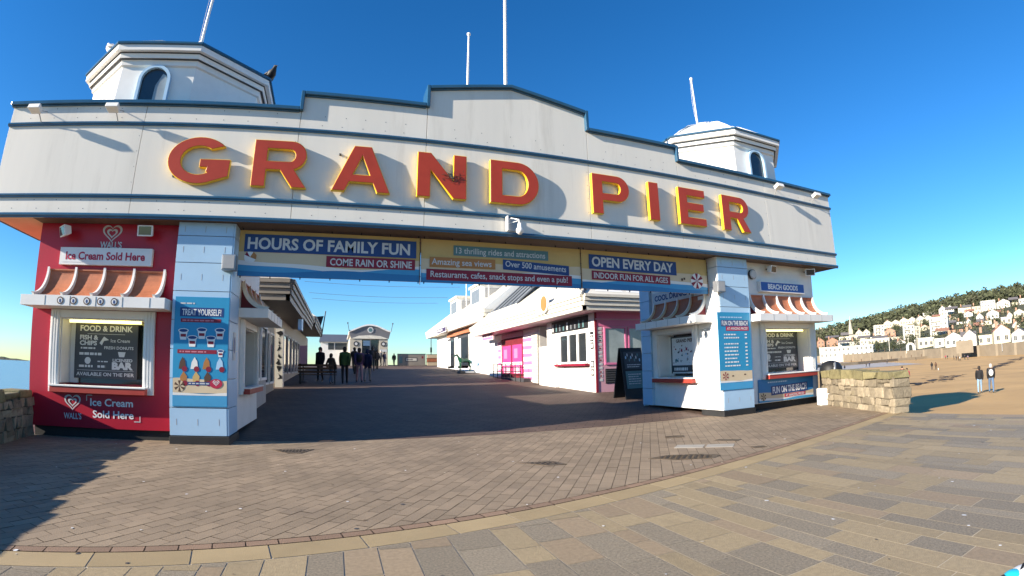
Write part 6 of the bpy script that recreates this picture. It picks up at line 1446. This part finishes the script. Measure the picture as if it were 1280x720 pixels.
def town_tree(px, pb, hpx, wpx, label):
    az, t, r, z = hill_hit(px, pb); base = at_dist(px, pb, r); H = at_dist(px, pb - hpx, r).z - base.z; W = (at_dist(px + wpx / 2, pb, r) - at_dist(px - wpx / 2, pb, r)).length / 2
    T = thing('tree', base, label, 'tree', 'trees of the town')
    m = MB(); m.tube([base - Z * 2, base + Z * H * .3, base + Z * H * .6], [.5, .4, .2], 'bark', 7); m.build('trunk', T)
    c = MB()
    for i in range(60):
        a = rnd.uniform(0, 6.28); q = math.sqrt(rnd.random()); hh = rnd.uniform(.25, 1); sp = W * math.sin(math.pi * min(.95, .12 + hh * .8)) * q
        leafy(c, (base.x + sp * math.cos(a), base.y + sp * math.sin(a), base.z + H * hh * .95), W * rnd.uniform(.2, .36), 'leaf', 12, rnd)
    c.build('crown', T)
TR = [(1098, 440, 13, 12, 'dark evergreen clump behind the pavilion end'), (1106, 440, 12, 10, 'dark tree between the pavilion and the first lamp post'), (1117, 439, 13, 12, 'dense dark tree left of the promenade arch'), (1126, 439, 14, 12, 'tall dark tree just before the promenade arch'), (1140, 430, 12, 12, 'dark tree behind the promenade arch'), (1152, 434, 9, 8, 'small dark tree in front of the low cream seafront building'),
      (1120, 418, 12, 10, 'dark tree beside the slim white apartment block'), (1156, 409, 10, 12, 'rounded tree left of the tall apartment block'), (1192, 405, 12, 11, 'dark tree right of the tall apartment block'), (1201, 404, 13, 12, 'broad dark tree left of the lone white gable'), (1217, 405, 10, 6, 'small tree between the lone gable and the twin gabled villa'), (1246, 407, 9, 12, 'wide dark bush above the cream seafront house'),
      (1276, 408, 14, 12, 'dark evergreen at the far edge above the seafront'), (1090, 413, 11, 7, 'dark tree left of the white block of flats'), (1053, 425, 9, 6, 'small dark tree below the spire'), (1198, 392, 9, 9, 'dark tree above the tall apartment block'), (1268, 388, 8, 8, 'small tree among the high villas'), (1031, 434, 8, 5, 'small dark tree between the two brick houses')]
for q in TR: town_tree(*q)
fo = MB(); fr = random.Random(11)
def forest(n, a0, a1, t0, t1, s0, s1, keep):
    for _ in range(n):
        az = fr.uniform(a0, a1); t = fr.uniform(t0, t1)
        if not keep(az, t): continue
        r = shore_r(az) + (ridge_r(az) - shore_r(az)) * t; z = hill_z(az, t); s = fr.uniform(s0, s1); c = pol(az, r, z + s * .9)
        leafy(fo, (c[0], c[1], c[2] + fr.uniform(-.3, .6) * s), s, 'forest', 26, fr)
low = lambda az: lerp_tab([(45, .52), (58, .62), (64, .72), (70, .80), (76, .84), (90, .8)], az)
forest(5200, 44, 84, .35, 1.05, 3.0, 7.0, lambda a, t: t > low(a) + fr.uniform(-.03, .03))
forest(800, 44, 84, .10, .85, 1.2, 2.6, lambda a, t: t < low(a))
o = fo.build('forest'); o['kind'] = 'stuff'; o['label'] = 'brown and green winter woodland covering the hillside above the town'; o['category'] = 'woodland'

# cables strung across the pier between the roofs
for k, (a, b_) in enumerate((((388, 342), (585, 353)), ((390, 352), (575, 359)), ((395, 366), (560, 372)), ((398, 373), (548, 379)))):
    p, q = on_y(*a, 28 + k * 3), on_y(*b_, 28 + k * 3); p = p + (p - q) * .05; m = MB()
    m.tube([p + (q - p) * (i / 10) - Z * (.12 * math.sin(math.pi * i / 10)) for i in range(11)], .010, 'metal_grey', 5); o = m.build('cable')
    tag(o, ('topmost thin cable strung between the pier roofs', 'second thin cable from the top between the pier roofs', 'third thin cable from the top between the pier roofs', 'lowest thin cable strung between the pier roofs')[k], 'cable', 'cables across the pier')
